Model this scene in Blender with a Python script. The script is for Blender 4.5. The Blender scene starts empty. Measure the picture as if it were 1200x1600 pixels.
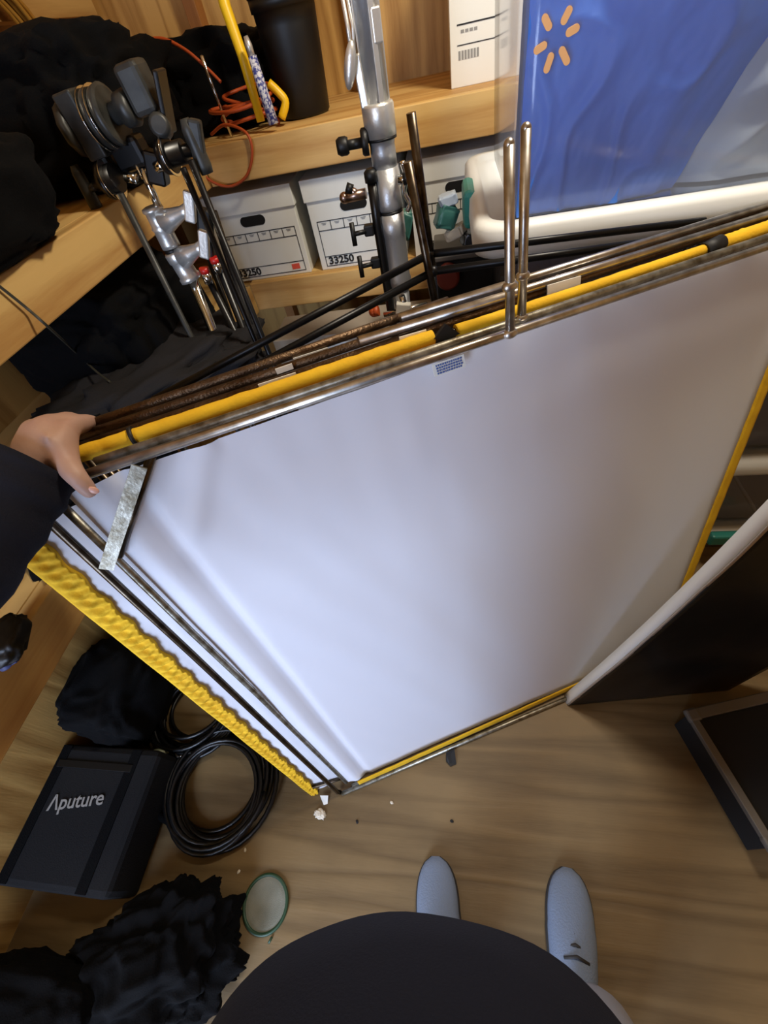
import bpy, bmesh, math, random
from mathutils import Vector, Matrix, noise, Quaternion
random.seed(7)
PI = math.pi
S = bpy.context.scene
COL = S.collection
H = 1.5            # camera height above the floor
F = 670.0          # focal length in pixels of the 1200 x 1600 frame

# ------------------------------------------------------------------ camera basis
dY = Vector((90, -810, F)).normalized()
dn = Vector((142, 570, F)); dn = (dn - dn.dot(dY) * dY).normalized()
dZ = -dn
dX = dY.cross(dZ)
CAM = Vector((0, 0, H))

def ray(px, py):
    v = Vector((px - 600, py - 800, F))
    return Vector((v.dot(dX), v.dot(dY), v.dot(dZ)))
def fz(px, py, z=0.0):
    r = ray(px, py); return CAM + r * ((z - H) / r.z)
def fy(px, py, y):
    r = ray(px, py); return CAM + r * (y / r.y)
def fx(px, py, x):
    r = ray(px, py); return CAM + r * (x / r.x)

# frame-stack plane: origin at its lower left corner on the floor
OR = fz(530, 1240, 0.0); _b = fz(1035, 985, 0.0)
U = (_b - OR).normalized()
_n = Vector((-U.y, U.x, 0))
V = Vector((0, 0, 1)) * math.cos(math.radians(9)) + _n * math.sin(math.radians(9))
N = U.cross(V)                      # towards the viewer
OR = OR + Vector((0, 0, .008))
def fp(a, b, c=0.0): return OR + U * a + V * b + N * c
def pf(px, py, c=0.0):
    r = ray(px, py); o = OR + N * c
    return CAM + r * ((o - CAM).dot(N) / r.dot(N))
def ab(px, py, c=0.0):
    q = pf(px, py, c) - OR; return q.dot(U), q.dot(V)

# ------------------------------------------------------------------ materials
def mat(name, col, rough=.6, metal=0.0, bump=None, var=None, spec=None, sheen=0, trans=0):
    m = bpy.data.materials.new(name); m.use_nodes = True
    nt = m.node_tree; b = nt.nodes['Principled BSDF']
    c = tuple(x ** 2.2 for x in col)
    b.inputs['Base Color'].default_value = (*c, 1)
    b.inputs['Roughness'].default_value = rough
    b.inputs['Metallic'].default_value = metal
    if spec is not None: b.inputs['Specular IOR Level'].default_value = spec
    if sheen: b.inputs['Sheen Weight'].default_value = sheen
    if trans: b.inputs['Transmission Weight'].default_value = trans
    if bump or var:
        tc = nt.nodes.new('ShaderNodeTexCoord')
    if var:        # var = (second colour, scale, detail)
        c2, sc, amt = var
        n = nt.nodes.new('ShaderNodeTexNoise'); n.inputs['Scale'].default_value = sc; n.inputs['Detail'].default_value = 6
        nt.links.new(tc.outputs['Object'], n.inputs['Vector'])
        r = nt.nodes.new('ShaderNodeValToRGB')
        r.color_ramp.elements[0].position = .5 - amt; r.color_ramp.elements[1].position = .5 + amt
        r.color_ramp.elements[0].color = (*c, 1); r.color_ramp.elements[1].color = (*tuple(x ** 2.2 for x in c2), 1)
        nt.links.new(n.outputs['Fac'], r.inputs['Fac']); nt.links.new(r.outputs['Color'], b.inputs['Base Color'])
    if bump:       # bump = (scale, strength)
        n2 = nt.nodes.new('ShaderNodeTexNoise'); n2.inputs['Scale'].default_value = bump[0]; n2.inputs['Detail'].default_value = 4
        nt.links.new(tc.outputs['Object'], n2.inputs['Vector'])
        bp = nt.nodes.new('ShaderNodeBump'); bp.inputs['Strength'].default_value = bump[1]; bp.inputs['Distance'].default_value = .004
        nt.links.new(n2.outputs['Fac'], bp.inputs['Height']); nt.links.new(bp.outputs['Normal'], b.inputs['Normal'])
    return m

def wood(name, c1, c2, axis='X', ring=9.0, stretch=.06, rough=.62, knots=True, dirt=None, flat=None):
    """pine / plywood: stretched distorted bands along an axis"""
    m = bpy.data.materials.new(name); m.use_nodes = True
    nt = m.node_tree; L = nt.links; b = nt.nodes['Principled BSDF']
    b.inputs['Roughness'].default_value = rough
    tc = nt.nodes.new('ShaderNodeTexCoord')
    mp = nt.nodes.new('ShaderNodeMapping')
    sc = {'X': (stretch, 1, 1), 'Y': (1, stretch, 1), 'Z': (1, 1, stretch)}[axis]
    mp.inputs['Scale'].default_value = sc
    L.new(tc.outputs['Object'], mp.inputs['Vector'])
    n = nt.nodes.new('ShaderNodeTexNoise'); n.inputs['Scale'].default_value = ring * .55; n.inputs['Detail'].default_value = 3; n.inputs['Roughness'].default_value = .45
    L.new(mp.outputs['Vector'], n.inputs['Vector'])
    mul = nt.nodes.new('ShaderNodeMath'); mul.operation = 'MULTIPLY'; mul.inputs[1].default_value = 14.0
    L.new(n.outputs['Fac'], mul.inputs[0])
    fr = nt.nodes.new('ShaderNodeMath'); fr.operation = 'PINGPONG'; fr.inputs[1].default_value = 1.0
    L.new(mul.outputs[0], fr.inputs[0])
    fine = nt.nodes.new('ShaderNodeTexNoise'); fine.inputs['Scale'].default_value = ring * 22; fine.inputs['Detail'].default_value = 3
    L.new(mp.outputs['Vector'], fine.inputs['Vector'])
    add = nt.nodes.new('ShaderNodeMath'); add.operation = 'MULTIPLY_ADD'; add.inputs[1].default_value = .5; 
    L.new(fine.outputs['Fac'], add.inputs[0]); L.new(fr.outputs[0], add.inputs[2])
    r = nt.nodes.new('ShaderNodeValToRGB')
    r.color_ramp.elements[0].position = .15; r.color_ramp.elements[1].position = 1.25 if flat is None else flat
    r.color_ramp.elements[1].position = min(1.0, r.color_ramp.elements[1].position)
    r.color_ramp.elements[0].color = (*[x ** 2.2 for x in c2], 1); r.color_ramp.elements[1].color = (*[x ** 2.2 for x in c1], 1)
    L.new(add.outputs[0], r.inputs['Fac'])
    out = r.outputs['Color']
    if knots:
        vo = nt.nodes.new('ShaderNodeTexVoronoi'); vo.inputs['Scale'].default_value = 3.4
        mk = nt.nodes.new('ShaderNodeMapping'); mk.inputs['Scale'].default_value = {'X': (.55, 1, 1), 'Y': (1, .55, 1), 'Z': (1, 1, .55)}[axis]
        L.new(tc.outputs['Object'], mk.inputs['Vector']); L.new(mk.outputs['Vector'], vo.inputs['Vector'])
        rk = nt.nodes.new('ShaderNodeValToRGB')
        rk.color_ramp.elements[0].position = .03; rk.color_ramp.elements[1].position = .075
        rk.color_ramp.elements[0].color = (.62, .62, .62, 1); rk.color_ramp.elements[1].color = (0, 0, 0, 1)
        L.new(vo.outputs['Distance'], rk.inputs['Fac'])
        mx = nt.nodes.new('ShaderNodeMixRGB'); mx.inputs[2].default_value = (*[x ** 2.2 * .45 for x in c2], 1)
        L.new(rk.outputs['Color'], mx.inputs[0]); L.new(out, mx.inputs[1]); out = mx.outputs['Color']
    if dirt:
        nd = nt.nodes.new('ShaderNodeTexNoise'); nd.inputs['Scale'].default_value = dirt[1]; nd.inputs['Detail'].default_value = 5
        L.new(tc.outputs['Object'], nd.inputs['Vector'])
        rd = nt.nodes.new('ShaderNodeValToRGB'); rd.color_ramp.elements[0].position = .35; rd.color_ramp.elements[1].position = .75
        rd.color_ramp.elements[0].color = (0, 0, 0, 1); rd.color_ramp.elements[1].color = (dirt[2],) * 3 + (1,)
        L.new(nd.outputs['Fac'], rd.inputs['Fac'])
        mx = nt.nodes.new('ShaderNodeMixRGB'); mx.inputs[2].default_value = (*[x ** 2.2 for x in dirt[0]], 1)
        L.new(rd.outputs['Color'], mx.inputs[0]); L.new(out, mx.inputs[1]); out = mx.outputs['Color']
    L.new(out, b.inputs['Base Color'])
    bp = nt.nodes.new('ShaderNodeBump'); bp.inputs['Strength'].default_value = .25; bp.inputs['Distance'].default_value = .002
    L.new(add.outputs[0], bp.inputs['Height']); L.new(bp.outputs['Normal'], b.inputs['Normal'])
    return m

def clear_plastic(name, tint, haze, hazecol):
    m = bpy.data.materials.new(name); m.use_nodes = True
    nt = m.node_tree; L = nt.links
    for n in list(nt.nodes):
        if n.type != 'OUTPUT_MATERIAL': nt.nodes.remove(n)
    out = [n for n in nt.nodes if n.type == 'OUTPUT_MATERIAL'][0]
    tr = nt.nodes.new('ShaderNodeBsdfTransparent'); tr.inputs['Color'].default_value = (*tint, 1)
    df = nt.nodes.new('ShaderNodeBsdfDiffuse'); df.inputs['Color'].default_value = (*hazecol, 1)
    gl = nt.nodes.new('ShaderNodeBsdfGlossy'); gl.inputs['Roughness'].default_value = .12
    m1 = nt.nodes.new('ShaderNodeMixShader'); m1.inputs[0].default_value = haze
    L.new(tr.outputs[0], m1.inputs[1]); L.new(df.outputs[0], m1.inputs[2])
    fr = nt.nodes.new('ShaderNodeFresnel'); fr.inputs['IOR'].default_value = 1.4
    m2 = nt.nodes.new('ShaderNodeMixShader')
    L.new(fr.outputs[0], m2.inputs[0]); L.new(m1.outputs[0], m2.inputs[1]); L.new(gl.outputs[0], m2.inputs[2])
    L.new(m2.outputs[0], out.inputs['Surface'])
    return m

def cloth_trans(name, col, tr=.25, bump=None):
    m = mat(name, col, .85, bump=bump)
    nt = m.node_tree; L = nt.links; b = nt.nodes['Principled BSDF']
    out = [n for n in nt.nodes if n.type == 'OUTPUT_MATERIAL'][0]
    t = nt.nodes.new('ShaderNodeBsdfTranslucent'); t.inputs['Color'].default_value = (*[x ** 2.2 for x in col], 1)
    mx = nt.nodes.new('ShaderNodeMixShader'); mx.inputs[0].default_value = tr
    L.new(b.outputs[0], mx.inputs[1]); L.new(t.outputs[0], mx.inputs[2]); L.new(mx.outputs[0], out.inputs['Surface'])
    return m

M = dict(
    floor=wood('plywood_floor', (.52, .43, .29), (.41, .33, .21), 'X', 12, .07, .55, True, ((.30, .24, .16), 3.0, .5)),
    wall=wood('plywood_wall', (.80, .63, .36), (.63, .46, .23), 'Z', 10, .08, .65, False),
    shelfX=wood('pine_shelf_x', (.86, .70, .43), (.72, .53, .28), 'X', 8, .07, .6),
    shelfY=wood('pine_shelf_y', (.84, .69, .43), (.70, .52, .29), 'Y', 8, .07, .6),
    stud=wood('pine_stud', (.66, .45, .24), (.52, .33, .16), 'Z', 9, .07, .65),
    steel=mat('nickel_tube', (.90, .89, .87), .32, 1.0, var=((.60, .56, .50), 40, .25)),
    steel_worn=mat('worn_steel', (.72, .71, .66), .42, .9, bump=(220, .10), var=((.42, .38, .30), 60, .2)),
    rust=mat('rusty_tube', (.46, .38, .30), .42, .85, bump=(250, .5), var=((.30, .22, .15), 35, .2)),
    dark_rail=mat('dark_tube', (.40, .36, .31), .3, 1.0, var=((.22, .19, .16), 50, .2)),
    chrome=mat('chrome', (.88, .87, .84), .12, 1.0),
    alu=mat('cast_aluminium', (.86, .85, .82), .36, .72, bump=(160, .12)),
    alu_dull=mat('dull_aluminium', (.74, .75, .76), .40, .75, bump=(120, .15)),
    alu_dark=mat('grey_anodised', (.40, .42, .45), .35, 1.0),
    blackmetal=mat('black_metal', (.10, .10, .105), .38, .5),
    blackpaint=mat('black_paint', (.055, .055, .06), .33),
    greypaint=mat('worn_black_paint', (.27, .27, .255), .45, .3, var=((.15, .15, .145), 30, .25)),
    blackcloth=mat('black_cloth', (.055, .055, .06), .95, bump=(300, .3), spec=.15),
    greycloth=mat('charcoal_cloth', (.17, .165, .17), .95, bump=(260, .3), spec=.15),
    casecloth=mat('case_cloth', (.13, .13, .135), .9, bump=(350, .3), spec=.2),
    blackplastic=mat('black_plastic', (.05, .055, .06), .5),
    rubber=mat('black_rubber', (.045, .045, .05), .38, bump=(90, .1)),
    fabric=cloth_trans('white_silk', (.90, .90, .925), .12, (9, .10)),
    yellow=mat('yellow_webbing', (.93, .74, .12), .85, bump=(200, .2), var=((.82, .62, .08), 18, .3)),
    orangeband=mat('orange_binding', (.93, .60, .12), .8, bump=(160, .4)),
    blacktape=mat('black_tape', (.07, .07, .075), .6),
    whitetape=mat('white_tape', (.90, .89, .85), .6),
    box=mat('white_board', (.89, .89, .86), .7),
    ink=mat('black_ink', (.10, .10, .10), .7),
    inkgrey=mat('grey_ink', (.55, .55, .54), .7),
    redlabel=mat('red_ink', (.86, .33, .26), .7),
    hole=mat('dark_inside', (.06, .05, .045), .9),
    lid=mat('white_lid', (.90, .91, .90), .4),
    teal=mat('teal_latch', (.20, .52, .48), .45),
    clear=clear_plastic('clear_tub', (.95, .96, .98), .20, (.58, .62, .78)),
    milky=clear_plastic('milky_tub', (.80, .81, .86), .30, (.38, .38, .45)),
    bluebag=mat('blue_bag', (.27, .49, .86), .55, bump=(25, .3)),
    spark=mat('peach_print', (.97, .72, .46), .6),
    whitebag=mat('white_bag', (.72, .77, .82), .5, bump=(20, .3)),
    junk1=mat('mauve_cloth', (.42, .38, .46), .9), junk2=mat('dark_cloth', (.16, .15, .18), .9), junk3=mat('red_cloth', (.66, .20, .26), .9),
    junk4=mat('beige_cloth', (.66, .58, .46), .9),
    skin=mat('skin', (.70, .57, .50), .55, bump=(120, .12), var=((.66, .51, .45), 30, .3)),
    nail=mat('nail', (.84, .63, .55), .35),
    shirt=mat('navy_black_knit', (.12, .125, .16), .95, bump=(400, .25), spec=.2),
    trousers=mat('grey_trousers', (.62, .62, .65), .9, bump=(300, .2)),
    shoe=mat('pale_grey_knit_shoe', (.48, .53, .61), .85, bump=(260, .4)),
    sole=mat('shoe_sole', (.20, .19, .18), .7),
    hair=mat('brown_hair', (.20, .14, .10), .7), eyew=mat('eye_white', (.9, .9, .88), .3),
    orange=mat('orange_cord', (.70, .30, .13), .5), rope=mat('yellow_cord', (.66, .47, .17), .6),
    yplastic=mat('yellow_tool', (.96, .77, .12), .4),
    bluelabel=mat('blue_speckle', (.25, .28, .55), .5, var=((.85, .85, .88), 140, .05)),
    foamedge=mat('white_foam', (.92, .93, .93), .8), foamtan=mat('foil_edge', (.74, .70, .66), .5, .3),
    film=mat('dark_film', (.16, .155, .15), .28, .2, bump=(6, .5), var=((.10, .095, .09), 5, .2)),
    caseedge=mat('grey_case_edge', (.42, .40, .37), .5, .4), caseblack=mat('black_panel', (.045, .043, .05), .8),
    mesh=mat('grey_mesh', (.56, .56, .50), .8, bump=(500, .4), var=((.46, .46, .40), 22, .25)),
    greenrim=mat('dark_green_rim', (.18, .29, .20), .5),
    logo=mat('pale_logo', (.60, .59, .57), .6),
    redtag=mat('red_plastic', (.72, .14, .12), .4),
    copper=mat('copper_ring', (.70, .60, .55), .28, 1.0),
    tealfilm=mat('teal_wrap', (.24, .43, .40), .35), paper=mat('cream_paper', (.86, .82, .74), .8),
    cardboard=mat('cardboard', (.62, .58, .53), .85),
    wire=mat('grey_wire', (.23, .22, .18), .5), bluebit=mat('blue_bristle', (.22, .24, .40), .6),
    redbrown=mat('red_brown_knob', (.42, .14, .07), .5), olive=mat('olive_plug', (.62, .64, .52), .5),
    bluelines=mat('blue_print', (.32, .40, .62), .7),
)

# ------------------------------------------------------------------ mesh builder
class MB:
    def __init__(s): s.bm = bmesh.new()
    def _tag(s, vs, smooth):
        for v in vs:
            for f in v.link_faces: f.smooth = smooth
    def box(s, c, size, rot=None, bev=0.0):
        r = bmesh.ops.create_cube(s.bm, size=1.0); vs = r['verts']
        m = Matrix.Translation(Vector(c)) @ (rot.to_4x4() if rot else Matrix()) @ Matrix.Diagonal((*size, 1))
        bmesh.ops.transform(s.bm, matrix=m, verts=vs)
        if bev:
            es = list({e for v in vs for e in v.link_edges})
            bmesh.ops.bevel(s.bm, geom=es, offset=bev, segments=2, affect='EDGES', profile=.5)
        return s
    def tube(s, pts, r, seg=10, cap=True, closed=False):
        pts = [Vector(p) for p in pts]; n = len(pts)
        rr = r if isinstance(r, (list, tuple)) else [r] * n
        rings = []; up = None
        for i, p in enumerate(pts):
            if closed: t = (pts[(i + 1) % n] - pts[i - 1])
            else: t = pts[min(i + 1, n - 1)] - pts[max(i - 1, 0)]
            t.normalize()
            if up is None:
                up = Vector((0, 0, 1)) if abs(t.z) < .9 else Vector((1, 0, 0))
            up = (up - up.dot(t) * t).normalized(); w = t.cross(up)
            rings.append([s.bm.verts.new(p + (up * math.cos(2 * PI * k / seg) + w * math.sin(2 * PI * k / seg)) * rr[i]) for k in range(seg)])
        m = n if closed else n - 1
        for i in range(m):
            a, b = rings[i], rings[(i + 1) % n]
            for k in range(seg):
                f = s.bm.faces.new((a[k], b[k], b[(k + 1) % seg], a[(k + 1) % seg])); f.smooth = True
        if cap and not closed:
            s.bm.faces.new(rings[0]); s.bm.faces.new(rings[-1][::-1])
        return s
    def rod(s, a, b, r, seg=12): return s.tube([a, b], r, seg)
    def lathe(s, a, b, prof, seg=20):
        """profile [(t along a->b in metres, radius)]"""
        a = Vector(a); d = (Vector(b) - a).normalized()
        pts = []; rr = []
        for t, r in prof: pts.append(a + d * t); rr.append(max(r, 1e-4))
        # duplicate tangents are fine: direction is fixed
        up = Vector((0, 0, 1)) if abs(d.z) < .9 else Vector((1, 0, 0))
        up = (up - up.dot(d) * d).normalized(); w = d.cross(up)
        rings = [[s.bm.verts.new(p + (up * math.cos(2 * PI * k / seg) + w * math.sin(2 * PI * k / seg)) * r) for k in range(seg)] for p, r in zip(pts, rr)]
        for i in range(len(rings) - 1):
            A, B = rings[i], rings[i + 1]
            for k in range(seg):
                f = s.bm.faces.new((A[k], B[k], B[(k + 1) % seg], A[(k + 1) % seg]))
                f.smooth = abs(prof[i + 1][0] - prof[i][0]) > 1e-5 and abs(prof[i + 1][1] - prof[i][1]) < abs(prof[i + 1][0] - prof[i][0]) * 3
        s.bm.faces.new(rings[0]); s.bm.faces.new(rings[-1][::-1])
        return s
    def ball(s, c, r, sc=(1, 1, 1), rot=None, u=16, v=10):
        q = bmesh.ops.create_uvsphere(s.bm, u_segments=u, v_segments=v, radius=1.0)
        m = Matrix.Translation(Vector(c)) @ (rot.to_4x4() if rot else Matrix()) @ Matrix.Diagonal((r * sc[0], r * sc[1], r * sc[2], 1))
        bmesh.ops.transform(s.bm, matrix=m, verts=q['verts']); s._tag(q['verts'], True)
        return s
    def poly(s, pts, thick=None):
        """polygon, optionally extruded by a vector"""
        vs = [s.bm.verts.new(Vector(p)) for p in pts]
        if thick is None: s.bm.faces.new(vs); return s
        t = Vector(thick); ws = [s.bm.verts.new(v.co + t) for v in vs]
        n = len(vs)
        s.bm.faces.new(vs[::-1]); s.bm.faces.new(ws)
        for i in range(n): s.bm.faces.new((vs[i], vs[(i + 1) % n], ws[(i + 1) % n], ws[i]))
        return s
    def grid(s, fn, nu, nv, thick=None, smooth=True):
        """surface fn(u,v) u,v in 0..1; thick = function giving an offset vector for a back skin"""
        def sheet(off):
            return [[s.bm.verts.new(fn(i / nu, j / nv) + off) for j in range(nv + 1)] for i in range(nu + 1)]
        A = sheet(Vector((0, 0, 0)))
        def faces(G, flip):
            for i in range(nu):
                for j in range(nv):
                    q = (G[i][j], G[i + 1][j], G[i + 1][j + 1], G[i][j + 1])
                    f = s.bm.faces.new(q[::-1] if flip else q); f.smooth = smooth
        faces(A, False)
        if thick is not None:
            B = sheet(Vector(thick)); faces(B, True)
            per = [(i, 0) for i in range(nu)] + [(nu, j) for j in range(nv)] + [(i, nv) for i in range(nu, 0, -1)] + [(0, j) for j in range(nv, 0, -1)]
            for k in range(len(per)):
                a, b = per[k], per[(k + 1) % len(per)]
                f = s.bm.faces.new((A[b[0]][b[1]], A[a[0]][a[1]], B[a[0]][a[1]], B[b[0]][b[1]])); f.smooth = False
        return s
    def loft(s, rings, cap=True, smooth=True):
        R = [[s.bm.verts.new(Vector(p)) for p in r] for r in rings]; n = len(R[0])
        for i in range(len(R) - 1):
            for k in range(n):
                f = s.bm.faces.new((R[i][k], R[i][(k + 1) % n], R[i + 1][(k + 1) % n], R[i + 1][k])); f.smooth = smooth
        if cap:
            s.bm.faces.new(R[0][::-1]).smooth = smooth; s.bm.faces.new(R[-1]).smooth = smooth
        return s
    def blob(s, c, rad, seed=0, amp=.2, freq=3.0, power=.6, rot=None, sub=5, flat=None, fine=0.0, folds=None):
        """crumpled lump: rounded superellipsoid with noise folds; flat = z below which it rests"""
        q = bmesh.ops.create_icosphere(s.bm, subdivisions=sub, radius=1.0)
        c = Vector(c); R = rot or Matrix.Identity(3)
        for v in q['verts']:
            d = v.co.normalized()
            p = Vector([math.copysign(abs(x) ** power, x) for x in d])
            k = noise.fractal(d * freq + Vector((seed * 7.1, seed * 3.3, 0)), 1.0, 2.1, 3) * amp
            rg = 1 - abs(noise.noise(d * freq * 1.3 + Vector((seed * 2.7, 5, 1))))
            k += (rg ** 4) * amp * .5
            if fine: k += noise.noise(d * freq * 7 + Vector((seed, 2, 3))) * fine
            p = p * (1 + k)
            p = Vector((p.x * rad[0], p.y * rad[1], p.z * rad[2]))
            w = c + R @ p
            if flat is not None and w.z < flat: w.z = flat + (w.z - flat) * .02
            v.co = w
        s._tag(q['verts'], True)
        return s
    def text(s, body, origin, right, up, size, off=.001, bold=0.0, squash=1.0):
        cu = bpy.data.curves.new('t', 'FONT'); cu.body = body; cu.size = size; cu.extrude = .0006; cu.offset = bold
        cu.align_x = 'LEFT'
        o = bpy.data.objects.new('t', cu); COL.objects.link(o)
        dg = bpy.context.evaluated_depsgraph_get(); dg.update()
        me = bpy.data.meshes.new_from_object(o.evaluated_get(dg))
        right = Vector(right).normalized(); up = Vector(up).normalized(); n = right.cross(up).normalized()
        m = Matrix((( *(right * squash), 0), (*up, 0), (*n, 0), (0, 0, 0, 1))).transposed()
        m.translation = Vector(origin) + n * off
        me.transform(m); s.bm.from_mesh(me)
        bpy.data.objects.remove(o); bpy.data.curves.remove(cu); bpy.data.meshes.remove(me)
        return s
    def build(s, name, material, parent=None, origin=None, kind=None, bevel=0.0, label=None):
        bmesh.ops.recalc_face_normals(s.bm, faces=s.bm.faces[:])
        me = bpy.data.meshes.new(name)
        if parent is not None: org = wloc(parent)
        elif origin is not None: org = Vector(origin)
        else:
            xs = [v.co for v in s.bm.verts]
            org = Vector(((min(p.x for p in xs) + max(p.x for p in xs)) / 2, (min(p.y for p in xs) + max(p.y for p in xs)) / 2, min(p.z for p in xs)))
        bmesh.ops.translate(s.bm, vec=-org, verts=s.bm.verts[:])
        s.bm.to_mesh(me); s.bm.free()
        me.materials.append(material)
        o = bpy.data.objects.new(name, me); COL.objects.link(o)
        if parent is not None: o.parent = parent
        else: o.location = org
        if kind: o['kind'] = kind
        if label: o['label'] = label
        if bevel:
            b = o.modifiers.new('bevel', 'BEVEL'); b.width = bevel; b.segments = 2; b.limit_method = 'ANGLE'; b.angle_limit = .7
        return o

def wloc(o):
    l = Vector(o.location)
    while o.parent: o = o.parent; l += Vector(o.location)
    return l
def thing(name, label, cat, loc, group=None):
    o = bpy.data.objects.new(name, None); COL.objects.link(o); o.empty_display_size = .05
    o.location = Vector(loc); o['label'] = label; o['category'] = cat
    if group: o['group'] = group
    return o
def tag(o, label, cat, group=None, kind=None):
    o['label'] = label; o['category'] = cat
    if group: o['group'] = group
    if kind: o['kind'] = kind
    return o
def rotz(a): return Matrix.Rotation(a, 3, 'Z')
def basis(x, y, z):
    m = Matrix((x, y, z)).transposed(); return m
def sm(pts, n=6):
    """Catmull-Rom through points"""
    P = [Vector(p) for p in pts]; P = [P[0] * 2 - P[1]] + P + [P[-1] * 2 - P[-2]]; out = []
    for i in range(1, len(P) - 2):
        for k in range(n):
            t = k / n; a, b, c, d = P[i - 1:i + 3]
            out.append(.5 * ((2 * b) + (c - a) * t + (2 * a - 5 * b + 4 * c - d) * t * t + (3 * b - a - 3 * c + d) * t ** 3))
    out.append(P[-2]); return out

# ================================================================== the shed
XL, XR, YB, YF, ZC = -1.28, 1.75, 2.30, -1.55, 2.45
MB().box(((XL + XR) / 2, (YB + YF) / 2, -.02), (XR - XL + .2, YB - YF + .2, .04)).build('floor', M['floor'], kind='structure', origin=(0, 0, 0))
wb = MB().box(((XL + XR) / 2, YB + .01, ZC / 2), (XR - XL + .04, .02, ZC))
wb.build('wall_back', M['wall'], kind='structure')
MB().box((XL - .01, (YB + YF) / 2, ZC / 2), (.02, YB - YF, ZC)).build('wall_left', M['wall'], kind='structure')
MB().box((XR + .01, (YB + YF) / 2, ZC / 2), (.02, YB - YF, ZC)).build('wall_right', M['wall'], kind='structure')
MB().box(((XL + XR) / 2, (YB + YF) / 2, ZC + .01), (XR - XL, YB - YF, .02)).build('ceiling', M['wall'], kind='structure')
DX0, DX1, DZ = -1.24, -.58, 2.05          # doorway behind the photographer
wf = MB()
wf.box(((XL + DX0) / 2, YF - .01, ZC / 2), (DX0 - XL, .02, ZC)).box(((DX1 + XR) / 2, YF - .01, ZC / 2), (XR - DX1, .02, ZC)).box(((DX0 + DX1) / 2, YF - .01, (DZ + ZC) / 2), (DX1 - DX0, .02, ZC - DZ))
wf.build('wall_front', M['wall'], kind='structure')
# studs on the back and left walls
k = 1
for x in (-.86, -.30, .13, .55, 1.0):
    MB().box((x, YB - .035, 1.22), (.045, .07, 2.44), bev=.002).build('trim_%d' % k, M['stud'], kind='structure'); k += 1
MB().box((XL + .035, 1.0, 1.69), (.07, 2.5, .09), bev=.002).build('trim_%d' % k, M['shelfY'], kind='structure'); k += 1

# shelves: back run
SF = 1.667           # front of the back shelves
LX = -.765           # front of the left shelves
def shelf_back(zt, label):
    t = thing('wooden_shelf', label, 'shelf', ((LX + XR) / 2, YB, zt))
    MB().box(((LX + XR) / 2, SF + .019, zt - .05), (XR - LX, .038, .10), bev=.003).build('front_beam', M['shelfX'], t)
    MB().box(((XL + XR) / 2, (SF + .04 + YB) / 2 - .001, zt - .009), (XR - XL, YB - SF - .042, .018)).build('shelf_board', M['shelfX'], t)
shelf_back(1.312, 'upper pine shelf along the back wall, holding the black bin and yellow-handled tool')
shelf_back(.905, 'lower pine shelf along the back wall, carrying the white file boxes')
def shelf_left(zt, label):
    t = thing('wooden_shelf', label, 'shelf', (XL, .9, zt))
    MB().box((LX - .019, (SF - .36) / 2, zt - .05), (.038, SF + .36, .10), bev=.003).build('front_beam', M['shelfY'], t)
    MB().box(((XL + LX - .04) / 2, (SF - .36) / 2, zt - .009), (LX - .04 - XL, SF + .36, .018)).build('shelf_board', M['shelfY'], t)
shelf_left(1.312, 'upper pine shelf along the left wall with black bags on it')
shelf_left(.90, 'lower pine shelf along the left wall, below the hand and sleeve')

# ================================================================== the stack of flag frames
TR_ = .0062
def rail(mb, p, q, r=TR_, seg=12): mb.rod(p, q, r, seg)

# --- front frame: bare nickel-plated tube, three sides and a flat corner brace
c0 = 0.0
TL = pf(92, 756, c0); TRt = pf(1262, 364, c0)
t1 = thing('lighting_flag', 'front bare silver tube frame with a flat corner brace, foremost of the leaning stack', 'frame', fp(.6, 0, c0))
m = MB(); rail(m, TL, TRt); m.build('top_rail', M['steel'], t1)
m = MB(); m.tube([TL, pf(60, 799, c0), pf(300, 1022, c0), fp(0, .012, c0), fp(.006, 0, c0)], TR_, 12); m.build('side_rail', M['dark_rail'], t1)
m = MB(); rail(m, fz(534, 1240, .007), fz(1040, 1026, .007)); m.build('bottom_rail', M['steel_worn'], t1)
a = pf(218, 728, .008); b = pf(166, 888, .008)
d = (b - a).normalized(); w = N.cross(d).normalized()
m = MB(); m.poly([a - w * .009, a + w * .009, b + w * .009, b - w * .009], N * .003); m.build('corner_brace', M['steel_worn'], t1)
m = MB(); m.rod(pf(797, 521, .004), pf(795.5, 226, .004), .0066, 14).ball(pf(795.5, 226, .004), .0066)
pn = m.build('mounting_pin', M['steel'], t1)
for yy in (521, 447): 
    p = pf(797 - (521 - yy) * .005, yy, .004); MB().ball(p, .0095, (1.2, .9, .8), basis(U, -N, V)).build('weld', M['steel'], pn)
m = MB(); a_ = pf(640, 571, c0); b_ = pf(730, 541, c0)

# --- second frame: nickel tube with the white silk
c1 = -.016
t2 = thing('silk_flag', 'white silk frame with yellow hem, large pale sheet facing the viewer', 'diffusion frame', fp(.6, 0, c1))
m = MB(); p, q = pf(150, 722, c1), pf(1262, 350, c1); rail(m, p, q); m.build('top_rail', M['steel_worn'], t2)
m = MB(); m.tube([pf(84, 777, c1), pf(300, 988, c1), pf(400, 1083, c1), pf(541, 1222, c1)], .0058, 12); m.build('side_rail', M['steel_worn'], t2)
m = MB(); rail(m, fz(550, 1228, .007), fz(1040, 1009, .007)); m.build('bottom_rail', M['steel_worn'], t2)
m = MB(); m.rod(pf(237, 712, c1), pf(186, 868, c1), .0062); m.build('corner_brace', M['dark_rail'], t2)
m = MB(); m.rod(pf(815, 497, c1), pf(822, 201, c1), .0064, 14).ball(pf(822, 201, c1), .0064); pn = m.build('mounting_pin', M['steel'], t2)
for pp in ((815, 497), (816.5, 431)): MB().ball(pf(*pp, c1), .009, (1.2, .9, .8), basis(U, -N, V)).build('weld', M['steel'], pn)
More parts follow.
